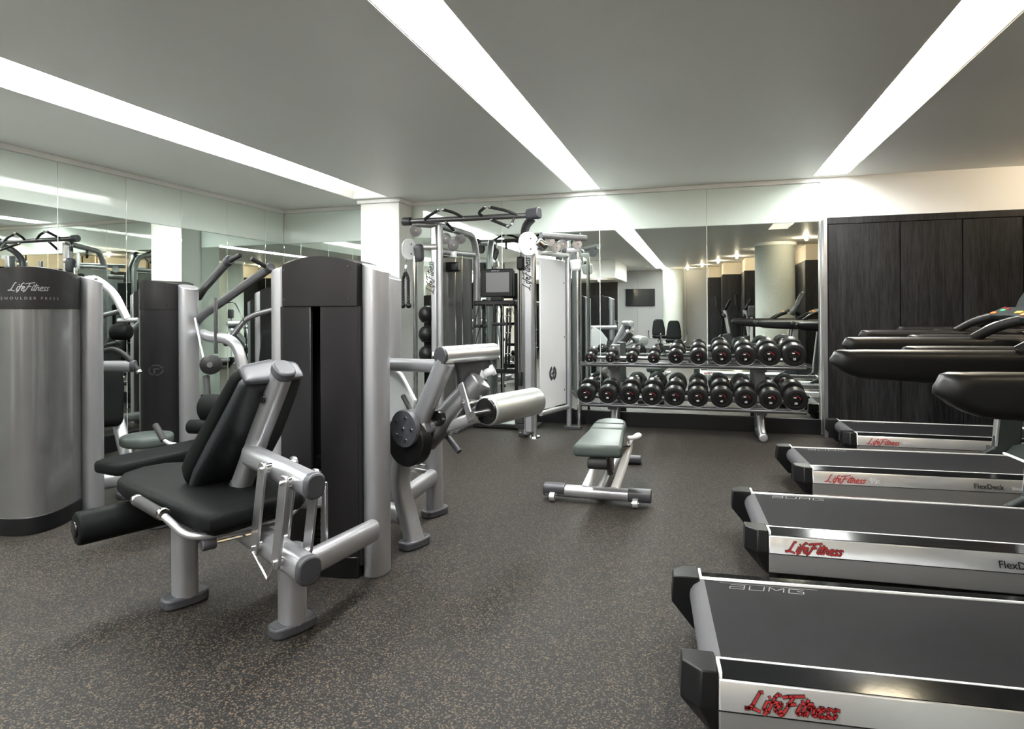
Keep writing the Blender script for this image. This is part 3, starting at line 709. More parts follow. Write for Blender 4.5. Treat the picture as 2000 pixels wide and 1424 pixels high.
dc = MB().lathe((-1.47, 2.955, .655), -B20, [(-.02, .098), (0, .098), (.006, .094)], 36).build('cam_disc', 'cap_plastic', t)
for k in range(6):
    a = 2*PI*k/5; r = .06 if k < 5 else 0
    p = V((-1.47, 2.955, .655))-B20*.006+A20*r*math.cos(a)+V((0, 0, r*math.sin(a)))
    sub(MB().lathe(p, -B20, [(0, .008), (.006, .007)], 10).build('bolt', 'chrome', t), dc)
MB().lathe((-1.475, 3.00, .585), B20, [(-.02, .135), (.05, .135)], 40).build('cam_cover', 'black_plastic', t, bevel=.006)
MB().lathe((-1.47, 3.02, .615), B20, [(-.02, .11), (.0, .128), (.03, .128)], 40).build('cam_rim', 'silver_dark', t)
MB().lathe((-1.31, 3.085, .70), -B20, [(0, .040), (.05, .040), (.052, .03)], 22).build('stop_knob', 'rubber_gloss', t)
MB().lathe((-1.36, 3.06, .655), -B20, [(0, .034), (.035, .034)], 22).build('stop_knob', 'silver', t)
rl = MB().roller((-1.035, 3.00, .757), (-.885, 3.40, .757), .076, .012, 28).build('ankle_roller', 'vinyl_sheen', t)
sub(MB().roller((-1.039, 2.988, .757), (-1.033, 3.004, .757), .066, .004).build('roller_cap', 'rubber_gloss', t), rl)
MB().lathe((-1.085, 2.93, .745), B20, [(0, .020), (.09, .020), (.09, .032), (.12, .032)], 16).build('roller_axle', 'chrome', t)
for p0, p1 in (((-1.20, 3.08, .865), (-1.13, 3.02, .715)), ((-1.14, 3.145, .84), (-1.075, 3.08, .73))):
    d = V(p1)-V(p0); MB().prism([(-.022, -.02), (.022, -.02), (.022, d.length+.02), (-.022, d.length+.02)], p0, B20.cross(d.normalized()), d.normalized(), .012).build('link_plate', 'steel_plate', t, bevel=.008)
MB().tube([(-1.19, 3.05, .79), (-1.09, 3.12, .79)], .014, 10).build('link_pin', 'chrome', t)
MB().roller((-1.375, 3.24, .60), (-1.335, 3.22, .575), .028, .004, 16).build('lever_head', 'white_paint', t)
MB().tube([(-1.345, 3.225, .575), (-1.255, 3.18, .50)], .016, 10).build('release_lever', 'cap_plastic', t)
MB().tube([(-1.59, 3.185, .79), (-1.50, 3.12, .70)], .013, 10).build('crank_grip', 'foam_black', t)
for k in range(2): MB().prism([(-.05, -.012), (.03, -.012), (.05, .012), (-.03, .012)], (-1.50, 3.18+.02*k, .41-.035*k), A20, (.3, 0, .8), .03).build('roller_bracket', 'white_paint', t, bevel=.003)

# ------------------------------------------------------------------ shoulder press at the left edge
t = thing('shoulder_press_machine', 'shoulder press tower with curved shroud and lettering at the left edge of the picture', 'weight machine', (-3.9, 3.1, 0), world=True, group='weight machines')
tower(t, (-3.905, 2.83), 54, hw=.25, ux=.312, urx=.066, ury=.085, uyo=.06, fb=.02, fbul=.28, bb=.10, bbul=.02, H=1.455, A=.075, m='shroud_light', text='SHOULDER PRESS')
ovt(t, 'base_tube', [(-3.95, 3.10, .12), (-3.82, 3.42, .12), (-4.02, 3.90, .12)], .034, .05)
foot(t, -3.78, 3.37, 60, .05, .08, .035); foot(t, -4.05, 3.98, 0, .09, .05, .04)
ovt(t, 'seat_post', [(-3.84, 3.50, .12), (-3.80, 3.55, .34)], .035, .045, (1, 0, 0))
MB().pad([(.19*math.cos(q*PI/10)*(1 if math.cos(q*PI/10) > 0 else .8), .17*math.sin(q*PI/10)) for q in range(20)], (-3.76, 3.53, .33), (.8, -.6, 0), (.6, .8, 0), .075, .026).build('seat', 'vinyl_grey_sheen', t, angle=50)
MB().cushion([(-4.12, 3.50, .44), (-4.18, 3.55, .72), (-4.25, 3.60, 1.02)], [.24, .26, .22], [.09, .09, .07], V((.8, -.45, .2)), rnd=.05).build('back_cushion', 'vinyl', t, angle=60)
ovt(t, 'back_post', [(-4.02, 3.62, .12), (-4.22, 3.66, .62), (-4.32, 3.70, .98)], .034, .044, (.5, .8, 0))
for s_ in (-1, 1):
    o2 = V((-4.28, 3.50, 0))+V((.6, .8, 0))*(s_*.20)
    ovt(t, 'press_arm', [(-4.08, 3.17, 1.40), (o2.x-.10, o2.y-.12, 1.53), (o2.x+.00, o2.y-.04, 1.42), (o2.x+.08, o2.y, 1.22)], .022, .028, (0.3, .9, .1), m='silver_bright', fil=.10)
    MB().roller((o2.x+.02, o2.y-.02, 1.205), (o2.x+.16, o2.y+.02, 1.21), .018, .004, 14).build('cross_grip', 'silver', t)
    MB().roller((o2.x-.04, o2.y-.02, 1.12), (o2.x+.09, o2.y+.02, 1.12), .062, .028, 20).build('counter_pad', 'vinyl', t)
g = fillet([(-4.02, 3.36, .97), (-3.92, 3.40, 1.02), (-3.84, 3.43, .97), (-3.76, 3.46, .86)], .05)
h_ = MB().tube(g, .018, 12).build('handle', 'foam_black', t)
sub(MB().roller(g[-1], V(g[-1])+V((.010, .004, -.018)), .021, .003, 14).build('handle_tip', 'chrome', t), h_)
ovt(t, 'side_arm', [(-4.05, 3.33, .89), (-3.81, 3.45, .89)], .034, .040, cap=True)

# ------------------------------------------------------------------ lat pulldown
t = thing('pulldown_machine', 'pulldown machine with two overhead arms and knee rollers over a long black seat', 'weight machine', (-3.4, 3.6, 0), world=True, group='weight machines')
tower(t, (-4.27, 4.23), -11, hw=.20, ux=.262, fb=.06, fbul=.16, logo=.80)
sd0, sd1 = V((-3.125, 2.66, 0)), V((-3.0, 3.32, 0)); dv = (sd1-sd0).normalized(); sv = V((dv.y, -dv.x, 0))
out = [(-.135, .06), (-.10, .0), (.08, .0), (.135, .05), (.145, .70), (-.145, .70)]
MB().pad(out, sd0+V((0, 0, .372)), sv, dv, .072, .024, .004).build('seat', 'vinyl', t, angle=50)
ovt(t, 'seat_post', [sd0+dv*.35+V((0, 0, .03)), sd0+dv*.35+V((0, 0, .37))], .04, .05, dv)
foot(t, *(sd0+dv*.35).xy, -10, .06, .10)
ovt(t, 'base_tube', [sd0+dv*.36+V((0, 0, .10)), (-3.35, 3.75, .10), (-4.02, 4.30, .10)], .035, .05)
ovt(t, 'knee_post', [(-3.08, 3.52, .10), (-3.05, 3.40, .50), (-2.99, 3.30, .655)], .032, .040, sv)
MB().roller((-3.00, 3.245, .665), (-2.74, 3.275, .665), .083, .016, 26).build('knee_roller', 'vinyl', t)
MB().roller((-3.17, 3.30, .525), (-3.02, 3.32, .525), .045, .012, 22).build('knee_roller', 'vinyl', t)
MB().tube(fillet([(-3.49, 3.35, .50), (-3.38, 3.32, .40), (-3.10, 3.40, .36)], .05), .014, 10).build('grip_bar', 'silver', t)
MB().roller((-3.50, 3.352, .512), (-3.40, 3.325, .418), .021, .003, 14).build('foam_grip', 'foam_black', t)
ovt(t, 'frame_bend', [(-4.02, 4.34, 1.085), (-3.50, 3.82, 1.085), (-3.25, 3.83, 1.06), (-3.19, 3.85, .79), (-3.16, 3.83, .10)], .036, .036, (.3, .9, .1), fil=.14)
foot(t, -3.16, 3.83, -10, .05, .08)
MB().sphere((-3.19, 3.80, .78), .05).build('bend_collar', 'rubber', t)
MB().tube([(-3.395, 3.79, .96), (-3.395, 3.79, 1.37)], .014, 10).build('lift_rod', 'chrome', t)
pu = MB().lathe((-3.40, 3.745, .885), (.45, -.85, 0), [(-.025, .065), (-.02, .072), (.02, .072), (.025, .065)], 26).build('pulley', 'rubber', t)
sub(MB().lathe((-3.40, 3.745, .885), (.45, -.85, 0), [(.02, .02), (.034, .02)], 14).build('axle', 'silver_dark', t), pu)
MB().tube([(-3.62, 3.83, 1.22), (-3.42, 3.74, .77)], .008, 8).build('stay_rod', 'silver_bright', t)
MB().roller((-3.445, 3.75, .80), (-3.35, 3.66, .60), .022, .004, 14).build('foam_grip', 'foam_black', t)
for p, hd in (([(-4.15, 4.44, 1.40), (-3.96, 4.30, 1.470), (-3.235, 3.73, 1.625)], [(-3.235, 3.73, 1.622), (-3.10, 3.70, 1.665)]), ([(-4.15, 4.36, 1.12), (-3.90, 4.20, 1.235), (-3.02, 3.90, 1.58)], [(-3.02, 3.90, 1.583), (-3.06, 3.76, 1.645)])):
    o = ovt(t, 'overhead_arm', p, .024, .034, m='silver_dark', fil=.08)
    MB().roller(p[-1]+V((-.012, .006, -.006)) if isinstance(p[-1], V) else V(p[-1])-V((.012, -.006, .006)), V(p[-1])+V((.03, -.01, .012)), .035, .006, 16).build('arm_joint', 'cap_plastic', t)
    MB().roller(hd[0], hd[1], .017, .004, 14).build('arm_handle', 'foam_black', t)
MB().tube(fillet([(-3.35, 3.85, 1.33), (-3.28, 3.85, 1.34), (-3.20, 3.87, 1.18), (-3.19, 3.87, .80)], .08), .004, 6).build('cable', 'rubber_gloss', t)

# ------------------------------------------------------------------ machine in the far corner, mostly hidden
t = thing('chest_press_machine', 'weight machine in the far corner, its silver upright showing beside the pulldown arms', 'weight machine', (-4.25, 5.7, 0), world=True, group='weight machines')
tower(t, (-4.275, 5.74), 3)
ovt(t, 'base_tube', [(-4.2, 5.60, .10), (-4.05, 5.05, .10)], .035, .05); foot(t, -4.05, 5.03, 0, .10, .05)
ovt(t, 'seat_post', [(-4.07, 5.15, .10), (-4.07, 5.13, .40)], .035, .045, (1, 0, 0))
MB().pad(ell(.20, .18, 20, 3), (-4.07, 5.10, .40), (1, 0, 0), (0, 1, 0), .07, .025).build('seat', 'vinyl', t, angle=50)
MB().cushion([(-4.10, 5.30, .50), (-4.12, 5.36, .80), (-4.15, 5.42, 1.08)], [.28, .28, .24], [.09, .08, .07], V((0, -.95, .2)), rnd=.05).build('back_cushion', 'vinyl', t, angle=60)
for s_ in (-1, 1):
    ovt(t, 'press_arm', [(-4.12+s_*.12, 5.62, 1.30), (-4.12+s_*.36, 5.45, 1.22), (-4.12+s_*.34, 5.10, .95)], .022, .028, m='silver_dark', fil=.12)
    MB().roller((-4.12+s_*.34, 5.12, .96), (-4.12+s_*.20, 5.10, .93), .018, .004, 12).build('handle', 'foam_black', t)
# ================================================================== cable crossover
t = thing('cable_crossover', 'tall silver cable crossover frame with pull-up bar standing before the back mirror', 'cable machine', (-2.1, 6.2, 0), world=True)
MB().roller((-2.88, 5.9, 2.186), (-1.535, 5.9, 2.186), .027, .003, 18).build('pull_up_bar', 'silver_dark', t)
MB().roller((-2.935, 5.9, 2.186), (-2.84, 5.9, 2.186), .043, .008, 22).build('bar_cap', 'cap_plastic', t)
MB().oval([(-1.60, 5.9, 2.19), (-1.47, 5.86, 2.20)], .045, .055, e=3).build('bar_cap', 'cap_plastic', t, bevel=.01)
def pullgrip(pts, foam=True):
    g = fillet(pts, .04, 4); h_ = MB().tube(g, .015, 10).build('pull_up_grip', 'foam_black' if foam else 'chrome', t)
    for p, q in ((g[0], g[1]), (g[-1], g[-2])):
        d = (p-q).normalized(); sub(MB().roller(p-d*.006, p+d*.016, .0175, .003, 12).build('grip_tip', 'chrome', t), h_)
pullgrip([(-2.69, 5.90, 2.185), (-2.66, 5.86, 2.205), (-2.515, 5.84, 2.275)])
pullgrip([(-2.455, 5.84, 2.275), (-2.35, 5.86, 2.245), (-2.26, 5.89, 2.19)])
pullgrip([(-2.055, 5.90, 2.19), (-2.09, 5.84, 2.225), (-2.01, 5.82, 2.275)])
pullgrip([(-1.965, 5.84, 2.275), (-1.80, 5.86, 2.235), (-1.69, 5.89, 2.185)])
pullgrip([(-1.96, 5.89, 2.155), (-1.775, 5.80, 2.075)]); pullgrip([(-2.46, 5.90, 2.16), (-2.42, 6.03, 2.085)])
MB().tube(fillet([(-1.775, 5.80, 2.075), (-1.735, 5.80, 2.09), (-1.73, 5.88, 2.17)], .03), .012, 8).build('grip_stay', 'chrome', t)
# left tower
ovt(t, 'post', [(-2.575, 6.02, .02), (-2.575, 6.02, 2.155)], .030, .030, (0, 1, 0), m='silver')
ovt(t, 'frame_arch', [(-2.78, 5.92, 2.16), (-2.60, 6.02, 2.15), (-2.43, 6.62, 2.10), (-2.42, 6.70, 1.9), (-2.43, 6.70, .02)], .032, .036, (.98, -.2, 0), fil=.16)
MB().bb(-2.665, -2.602, 5.985, 6.06, .06, 2.14).build('column', 'silver', t, bevel=.012)
ovt(t, 'cross_rail', [(-2.57, 6.04, 1.875), (-2.43, 6.69, 1.895)], .026, .030); ovt(t, 'cross_rail', [(-2.57, 6.04, .16), (-2.43, 6.69, .16)], .026, .030)
def panel_between(p, q, z0, z1, th, m, name):
    p, q = V((*p, 0)), V((*q, 0)); d = (q-p); return MB().prism([(0, z0), (d.length, z0), (d.length, z1), (0, z1)], p, d.normalized(), (0, 0, 1), th).build(name, m, t, bevel=.004, segs=1)
panel_between((-2.60, 6.08), (-2.47, 6.68), .19, 1.845, .012, 'shroud_light', 'shroud')
for k in range(2): MB().tube([(-2.50+.025*k, 6.26+.13*k, .2), (-2.50+.025*k, 6.26+.13*k, 1.86)], .009, 8).build('guide_rod', 'chrome', t)
for k in range(10): MB().box((-2.62, 5.975, .42+.045*k), (.05, .012, .036)).build('position_tag', 'logo_white' if k % 2 else 'logo_black', t, smooth=False)
script((-2.632, 5.9835, 1.44), (0, 0, 1), (-1, 0, 0), .34, .10, .002).build('wordmark', 'logo_black', t, smooth=False)
DN = V((.55, -.83, 0))
def wheel(x, y, z, r=.057, m='silver_dark'):
    pu = MB().lathe(V((x, y, z))-DN*.014, DN, [(0, r), (.008, r), (.012, r*.86), (.016, r*.86), (.020, r), (.028, r), (.030, r*.4), (.034, r*.4)], 26).build('pulley_wheel', m, t)
    sub(MB().lathe(V((x, y, z))+DN*.02, DN, [(0, .010), (.006, .008)], 10).build('axle_bolt', 'chrome', t), pu)
wheel(-2.80, 5.92, 2.09, .062); wheel(-2.545, 6.10, 2.02); wheel(-2.515, 6.24, 1.965); wheel(-2.49, 6.38, 2.045)
br = MB().box((-2.52, 6.22, 1.73), (.16, .10, .10)).build('selector_carriage', 'black_plastic', t, bevel=.02)
sub(MB().box((-2.505, 6.20, 1.86), (.07, .05, .07)).build('carriage_block', 'silver_bright', t, bevel=.006), br)
ovt(t, 'pulley_arm', [(-2.60, 6.0, 1.925), (-2.80, 5.95, 1.925)], .026, .030, m='silver_bright')
def pulley_plate(c, rx, rz_, m):
    c = V(c); s_ = V((DN.y, -DN.x, 0)); s_ = V((.83, .55, 0))
    pp = MB().prism(ell(rx, rz_, 28, 2.2), c, s_, (0, 0, 1), .03).build('pulley_plate', m, t, bevel=.008)
    for dz in (-.05, .05): sub(MB().lathe(c+s_*.02+V((0, 0, dz))+DN*.014, DN, [(0, .009), (.004, .008)], 10).build('plate_bolt', 'logo_black', t), pp)
pulley_plate((-2.885, 5.94, 1.905), .078, .112, 'white_paint')
MB().cushion([(-2.775, 5.93, 1.95), (-2.76, 5.93, 1.77)], [.10, .09], [.09, .08], V((0, 1, 0)), rnd=.04).build('pulley_housing', 'cap_plastic', t, angle=60)
MB().tube([(-2.825, 5.95, .02), (-2.825, 5.95, 1.83)], .024, 16).build('guide_post', 'chrome', t)
MB().bb(-2.88, -2.53, 5.92, 5.99, 0, .03).bb(-2.48, -2.40, 6.05, 6.76, 0, .03).build('base_plate', 'cap_plastic', t, bevel=.004)
# right tower
MB().bb(-1.665, -1.585, 5.97, 6.06, .06, 2.02).build('column', 'silver', t, bevel=.014)
MB().bb(-1.745, -1.668, 6.02, 6.08, .06, 1.80).build('weight_guard', 'shroud_light', t, bevel=.008)
ovt(t, 'frame_arch', [(-1.55, 5.93, 2.17), (-1.66, 6.02, 2.10), (-1.70, 6.12, 1.98), (-1.71, 6.14, .02)], .034, .040, (.98, .2, 0), m='silver_dark', fil=.12)
MB().tube([(-1.578, 6.045, .02), (-1.578, 6.045, 1.84)], .020, 16).build('guide_post', 'chrome', t)
MB().lathe((-1.578, 6.045, 0), (0, 0, 1), [(0, .055), (.02, .05)], 20).build('post_foot', 'chrome', t)
MB().box((-1.66, 6.04, .16), (.07, .10, .26)).build('column_foot', 'silver', t, bevel=.02)
MB().bb(-1.76, -1.68, 6.10, 6.76, 0, .03).bb(-1.40, -1.22, 6.58, 6.66, 0, .03).build('base_plate', 'cap_plastic', t, bevel=.004)
ovt(t, 'top_rail', [(-1.50, 6.02, 2.005), (-1.14, 6.50, 2.01)], .028, .030, m='silver')
ovt(t, 'post', [(-1.352, 6.62, .02), (-1.352, 6.62, 2.0)], .026, .026, (0, 1, 0), m='silver')
panel_between((-1.535, 6.09), (-1.385, 6.60), .27, 1.79, .016, 'white_paint', 'side_panel')
ovt(t, 'cross_rail', [(-1.53, 6.08, 1.835), (-1.36, 6.61, 1.845)], .024, .026, m='silver_bright'); ovt(t, 'cross_rail', [(-1.53, 6.08, .235), (-1.36, 6.61, .235)], .022, .024, m='silver_bright')
for x, y, z in ((-1.44, 6.14, 1.955), (-1.41, 6.27, 1.90), (-1.37, 6.40, 1.945), (-1.22, 6.44, 1.945)): wheel(x, y, z, .05, 'silver')
pulley_plate((-1.565, 5.78, 1.895), .098, .115, 'white_paint')
MB().cushion([(-1.50, 5.82, 1.93), (-1.41, 5.86, 1.85)], [.10, .08], [.09, .09], V((0, 0, 1)), rnd=.03).build('pulley_housing', 'chrome', t, angle=60)
ovt(t, 'pulley_arm', [(-1.36, 6.61, 1.90), (-1.235, 6.62, 1.90)], .022, .026, m='white_paint')
MB().tube([(-1.245, 6.62, .02), (-1.245, 6.62, 1.88)], .019, 14).build('guide_post', 'chrome', t)
MB().cushion([(-1.265, 6.58, 1.80), (-1.255, 6.58, 1.68)], [.13, .11], [.08, .08], V((0, 1, 0)), rnd=.03).build('pulley_housing', 'white_paint', t, angle=60)
script((-1.598, 5.9685, 1.46), (0, 0, 1), (-1, 0, 0), .33, .12, .002).build('wordmark', 'logo_black', t, smooth=False)
p_, q_ = V((-1.535, 6.09, 0)), V((-1.385, 6.60, 0)); dd = (q_-p_).normalized(); nn_ = dd.cross(V((0, 0, 1)))
em = MB(); ec = p_.lerp(q_, .46)+V((0, 0, .615))+nn_*.0095
for k in range(24):
    a0, a1 = 2*PI*k/24, 2*PI*(k+1)/24
    if k in (5, 6, 17, 18): continue
    em.add([ec+dd*r*math.cos(a)+V((0, 0, r*math.sin(a))) for a, r in ((a0, .040), (a1, .040), (a1, .078), (a0, .078))], [(0, 1, 2, 3)])
em.add([ec+dd*x+V((0, 0, z)) for x, z in ((-.012, -.06), (.012, -.06), (.03, .06), (.006, .06))], [(0, 1, 2, 3)])
em.add([ec+dd*x+V((0, 0, z)) for x, z in ((-.03, -.012), (.04, -.004), (.04, .016), (-.03, .010))], [(0, 1, 2, 3)])
em.build('emblem', 'cap_plastic', t, smooth=False)
for z in (.42, .98, 1.55):
    for f_ in (.93,): MB().lathe(p_.lerp(q_, f_)+V((0, 0, z))+nn_*.007, nn_, [(0, .008), (.005, .007)], 10).build('screw', 'logo_black', t)
MB().box((-1.70, 5.99, 1.73), (.07, .07, .13)).build('selector_carriage', 'black_plastic', t, bevel=.015)
MB().tube([(-1.715, 5.99, .62), (-1.715, 5.99, 1.70)], .005, 6).build('cable', 'rubber_gloss', t)
MB().roller((-1.715, 5.99, .52), (-1.715, 5.99, .66), .024, .006, 14).build('cable_stop', 'rubber', t)
for k in range(7): MB().box((-1.72, 6.0, .12+.05*k), (.09, .06, .045)).build('weight_plate', 'iron', t, bevel=.003, segs=1)
# rope attachment hanging from the left pulley
r_ = thing('rope_attachment', 'black double rope attachment with knobs hanging from the left pulley', 'rope', (-2.908, 5.90, 1.32), world=True)
MB().tube([(-2.906, 5.91, 1.80), (-2.906, 5.90, 1.70)], .005, 6).roller((-2.906, 5.90, 1.74), (-2.906, 5.90, 1.66), .012, .004, 10).build('snap_hook', 'chrome', r_)
for s_ in (-1, 1):
    rp = MB(); n = 46; base = V((-2.908, 5.90, 0))
    for ph in (0, 2*PI/3, 4*PI/3):
        pts = []
        for k in range(n):
            q = k/(n-1); z = 1.665-q*.335; off = s_*.030*min(1, math.sin(min(1, q*4)*PI/2))
            a = ph+q*26; pts.append(base+V((off+.009*math.cos(a), .009*math.sin(a), z)))
        rp.tube(pts, .010, 6)
    rb = rp.build('rope', 'rubber', r_)
    sub(MB().sphere((-2.908+s_*.034, 5.90, 1.322), .030, 14).build('knob', 'black_plastic', r_), rb)

# ================================================================== monitor on an accessory stand, straps, balls
t = thing('accessory_stand', 'black accessory stand with shelf between the two crossover towers', 'rack', (-2.1, 6.55, 0), world=True)
for x in (-2.30, -1.93): MB().box((x, 6.60, .71), (.035, .035, 1.36)).build('post', 'black_plastic', t, bevel=.004)
MB().box((-2.115, 6.50, 1.345), (.46, .22, .055)).build('shelf', 'black_plastic', t, bevel=.012)
MB().box((-2.115, 6.386, 1.345), (.36, .010, .030)).build('shelf_label', 'screen_grey', t)
MB().box((-2.115, 6.55, .03), (.50, .30, .05)).build('base', 'black_plastic', t, bevel=.01)
MB().box((-2.115, 6.60, .60), (.40, .03, .05)).build('cross_bar', 'black_plastic', t, bevel=.006)
for k in range(5): MB().tube([(-2.29+.088*k, 6.40, 1.325), (-2.29+.088*k, 6.375, 1.315), (-2.29+.088*k, 6.37, 1.335)], .005, 6).build('hook', 'chrome', t)
t = thing('monitor', 'square black monitor, screen coloured grey for its reflection, on the accessory stand', 'monitor', (-2.11, 6.50, 1.373), world=True)
MB().box((-2.115, 6.52, 1.565), (.37, .055, .305)).build('housing', 'black_plastic', t, bevel=.012)
MB().box((-2.105, 6.4915, 1.57), (.265, .004, .215)).build('screen', 'monitor_glass', t, bevel=.003)
MB().box((-2.115, 6.52, 1.395), (.12, .10, .044)).build('stand_foot', 'black_plastic', t, bevel=.006)
lettering('LifeFitness', (-2.13, 6.4915, 1.69), (1, 0, 0), (0, 0, 1), .022, .001, shear=.3, align='CENTER').build('brand_lettering', 'logo_grey', t, smooth=False)
MB().tube([(-2.17, 6.52, 1.715), (-2.17, 6.52, 1.745)], .007, 8).build('antenna', 'black_plastic', t)
def strap(x, y, ztop, zbot, wd, label):
    s = thing('strap_handle', label, 'exercise handle', (x, y, zbot), world=True, group='handles hanging from the accessory stand')
    MB().sweep([(x-.004, y, ztop), (x-wd*.35, y, (ztop+zbot)/2), (x-wd/2, y, zbot+.015)], ell(.010, .003, 8)).sweep([(x+.004, y, ztop), (x+wd*.35, y, (ztop+zbot)/2), (x+wd/2, y, zbot+.015)], ell(.010, .003, 8)).build('webbing', 'black_plastic', s)
    MB().roller((x-wd/2-.01, y, zbot), (x+wd/2+.01, y, zbot), .018, .005, 12).build('handle', 'foam_black', s)
strap(-2.26, 6.368, 1.325, 1.10, .13, 'upper black strap handle hanging at the left of the accessory stand')
strap(-2.235, 6.340, 1.12, .84, .16, 'lowest black strap handle, hung below another at the stand left')
strap(-2.05, 6.368, 1.325, 1.12, .12, 'black strap handle hanging under the middle of the monitor')
b_ = thing('bar_attachment', 'long black bar attachments leaning vertically beside the accessory stand post', 'exercise handle', (-1.97, 6.35, .62), world=True)
for k in range(2):
    MB().roller((-1.975+.035*k, 6.35, .62+.05*k), (-1.955+.035*k, 6.36, 1.29), .013, .004, 10).build('bar', 'black_plastic', b_)
    for z in (.80, 1.02, 1.20): MB().roller((-1.968+.035*k, 6.355, z), (-1.967+.035*k, 6.355, z+.014), .0165, .002, 10).build('ring', 'chrome', b_)
t = thing('ball_rack', 'slim black rack holding three medicine balls beside the pillar', 'rack', (-3.03, 6.72, 0), world=True)
MB().box((-3.03, 6.84, .70), (.05, .04, 1.38)).build('post', 'black_plastic', t, bevel=.005)
MB().lathe((-3.03, 6.72, 0), (0, 0, 1), [(0, .18), (.03, .17)], 24).build('base', 'black_plastic', t)
bz = [(1.222, 'topmost black medicine ball on the slim rack by the pillar'), (.995, 'middle black medicine ball on the slim rack by the pillar'), (.765, 'lowest black medicine ball on the slim rack by the pillar')]
for z, lab in bz:
    MB().lathe((-3.03, 6.71, z-.085), (0, 0, 1), [(0, .066), (.0, .072), (.012, .072), (.012, .066)], 24).box((-3.03, 6.80, z-.079), (.03, .06, .012)).build('ball_ring', 'black_plastic', t)
    tag(MB().sphere((-3.03, 6.71, z), .105, 28).build('medicine_ball', 'rubber', loc=(-3.03, 6.71, z)), lab, 'medicine ball', 'medicine balls on the rack')

# ================================================================== dumbbell rack and dumbbells
TILT = math.radians(12)
t = thing('dumbbell_rack', 'two-tier dark steel dumbbell rack standing in front of the back mirror', 'rack', (-.15, 6.5, 0), world=True)
RXT = Matrix.Rotation(TILT, 3, 'X')
TIERS = [(.835, -1.087, .832, [9.7, 9.7, 11, 11.5, 14.7, 16, 18.5, 19, 21, 22.5], [5, 5, 10, 10, 15, 15, 20, 20, 25, 25]),
         (.437, -1.121, .843, [18, 18, 19.2, 19.4, 19.4, 19.5, 20.6, 20.6, 20.8, 22], [30, 30, 35, 35, 40, 40, 45, 45, 50, 50])]
DB = []
for ti, (zc, xa, xb, rr, wt) in enumerate(TIERS):
    zs = zc-.075-(.02 if ti else .0)
    rad = []
    for k in range(10):
        x = xa+(xb-xa)*k/9; D = .958*6.4-.287*x; rad.append(rr[k]*D/1230)
    tray_z = min(.735, .735) if ti == 0 else .325
    for dy in (-.11, .13):
        MB().box((-.12, 6.50+dy, tray_z+dy*math.tan(TILT)), (2.12, .055, .022), RXT).build('shelf_rail', 'silver_dark', t, bevel=.005)
    MB().box((-.12, 6.375, tray_z-.022), (2.12, .012, .045), RXT).build('shelf_lip', 'cap_plastic', t, bevel=.003)
    for k in range(10):
        x = xa+(xb-xa)*k/9; r = rad[k]
        for dy in (-.105, .105):
            yy = 6.50+dy; z0 = tray_z+dy*math.tan(TILT)
            sm = MB(); n = 8; pts = []
            for q in range(n+1):
                a = PI+PI*(.18+.64*q/n); pts.append((x+(r+.003)*math.cos(a), z0+.014+r+.003+(r+.003)*math.sin(a)))
            vs = [V((px_, yy+e, pz)) for e in (-.03, .03) for px_, pz in pts]+[V((px_+.0, yy+e, pz-.006)) for e in (-.03, .03) for px_, pz in pts]
            m1 = n+1
            f = [(i, i+1, m1+i+1, m1+i) for i in range(n)]+[(2*m1+i+1, 2*m1+i, 3*m1+i, 3*m1+i+1) for i in range(n)]+[(i+1, i, 2*m1+i, 2*m1+i+1) for i in range(n)]+[(m1+i, m1+i+1, 3*m1+i+1, 3*m1+i) for i in range(n)]
            sm.add(vs, f).build('saddle', 'silver', t)
        DB.append((ti, k, x, tray_z+.017+r, r, wt[k]))
for x in (-.863, .554):
    up_ = MB().box((x, 6.66, .50), (.10, .05, .80)).build('upright', 'silver_dark', t, bevel=.008)
    for z in (.325, .735): MB().box((x, 6.54, z-.03), (.09, .28, .035), RXT).build('bracket', 'silver_dark', t, bevel=.006)
    ovt(t, 'leg', [(x, 6.66, .45), (x, 6.62, .22), (x+.005, 6.52, .075), (x+.01, 6.42, .04)], .036, .036, (1, 0, 0), m='silver_bright', fil=.12)
    MB().roller((x+.01, 6.46, .042), (x+.01, 6.385, .042), .042, .014, 18).build('foot', 'silver', t)
    MB().box((x, 6.74, .04), (.08, .12, .08)).build('rear_foot', 'silver_dark', t, bevel=.01)
ORD = ['first', 'second', 'third', 'fourth', 'fifth', 'sixth', 'seventh', 'eighth', 'ninth', 'last']
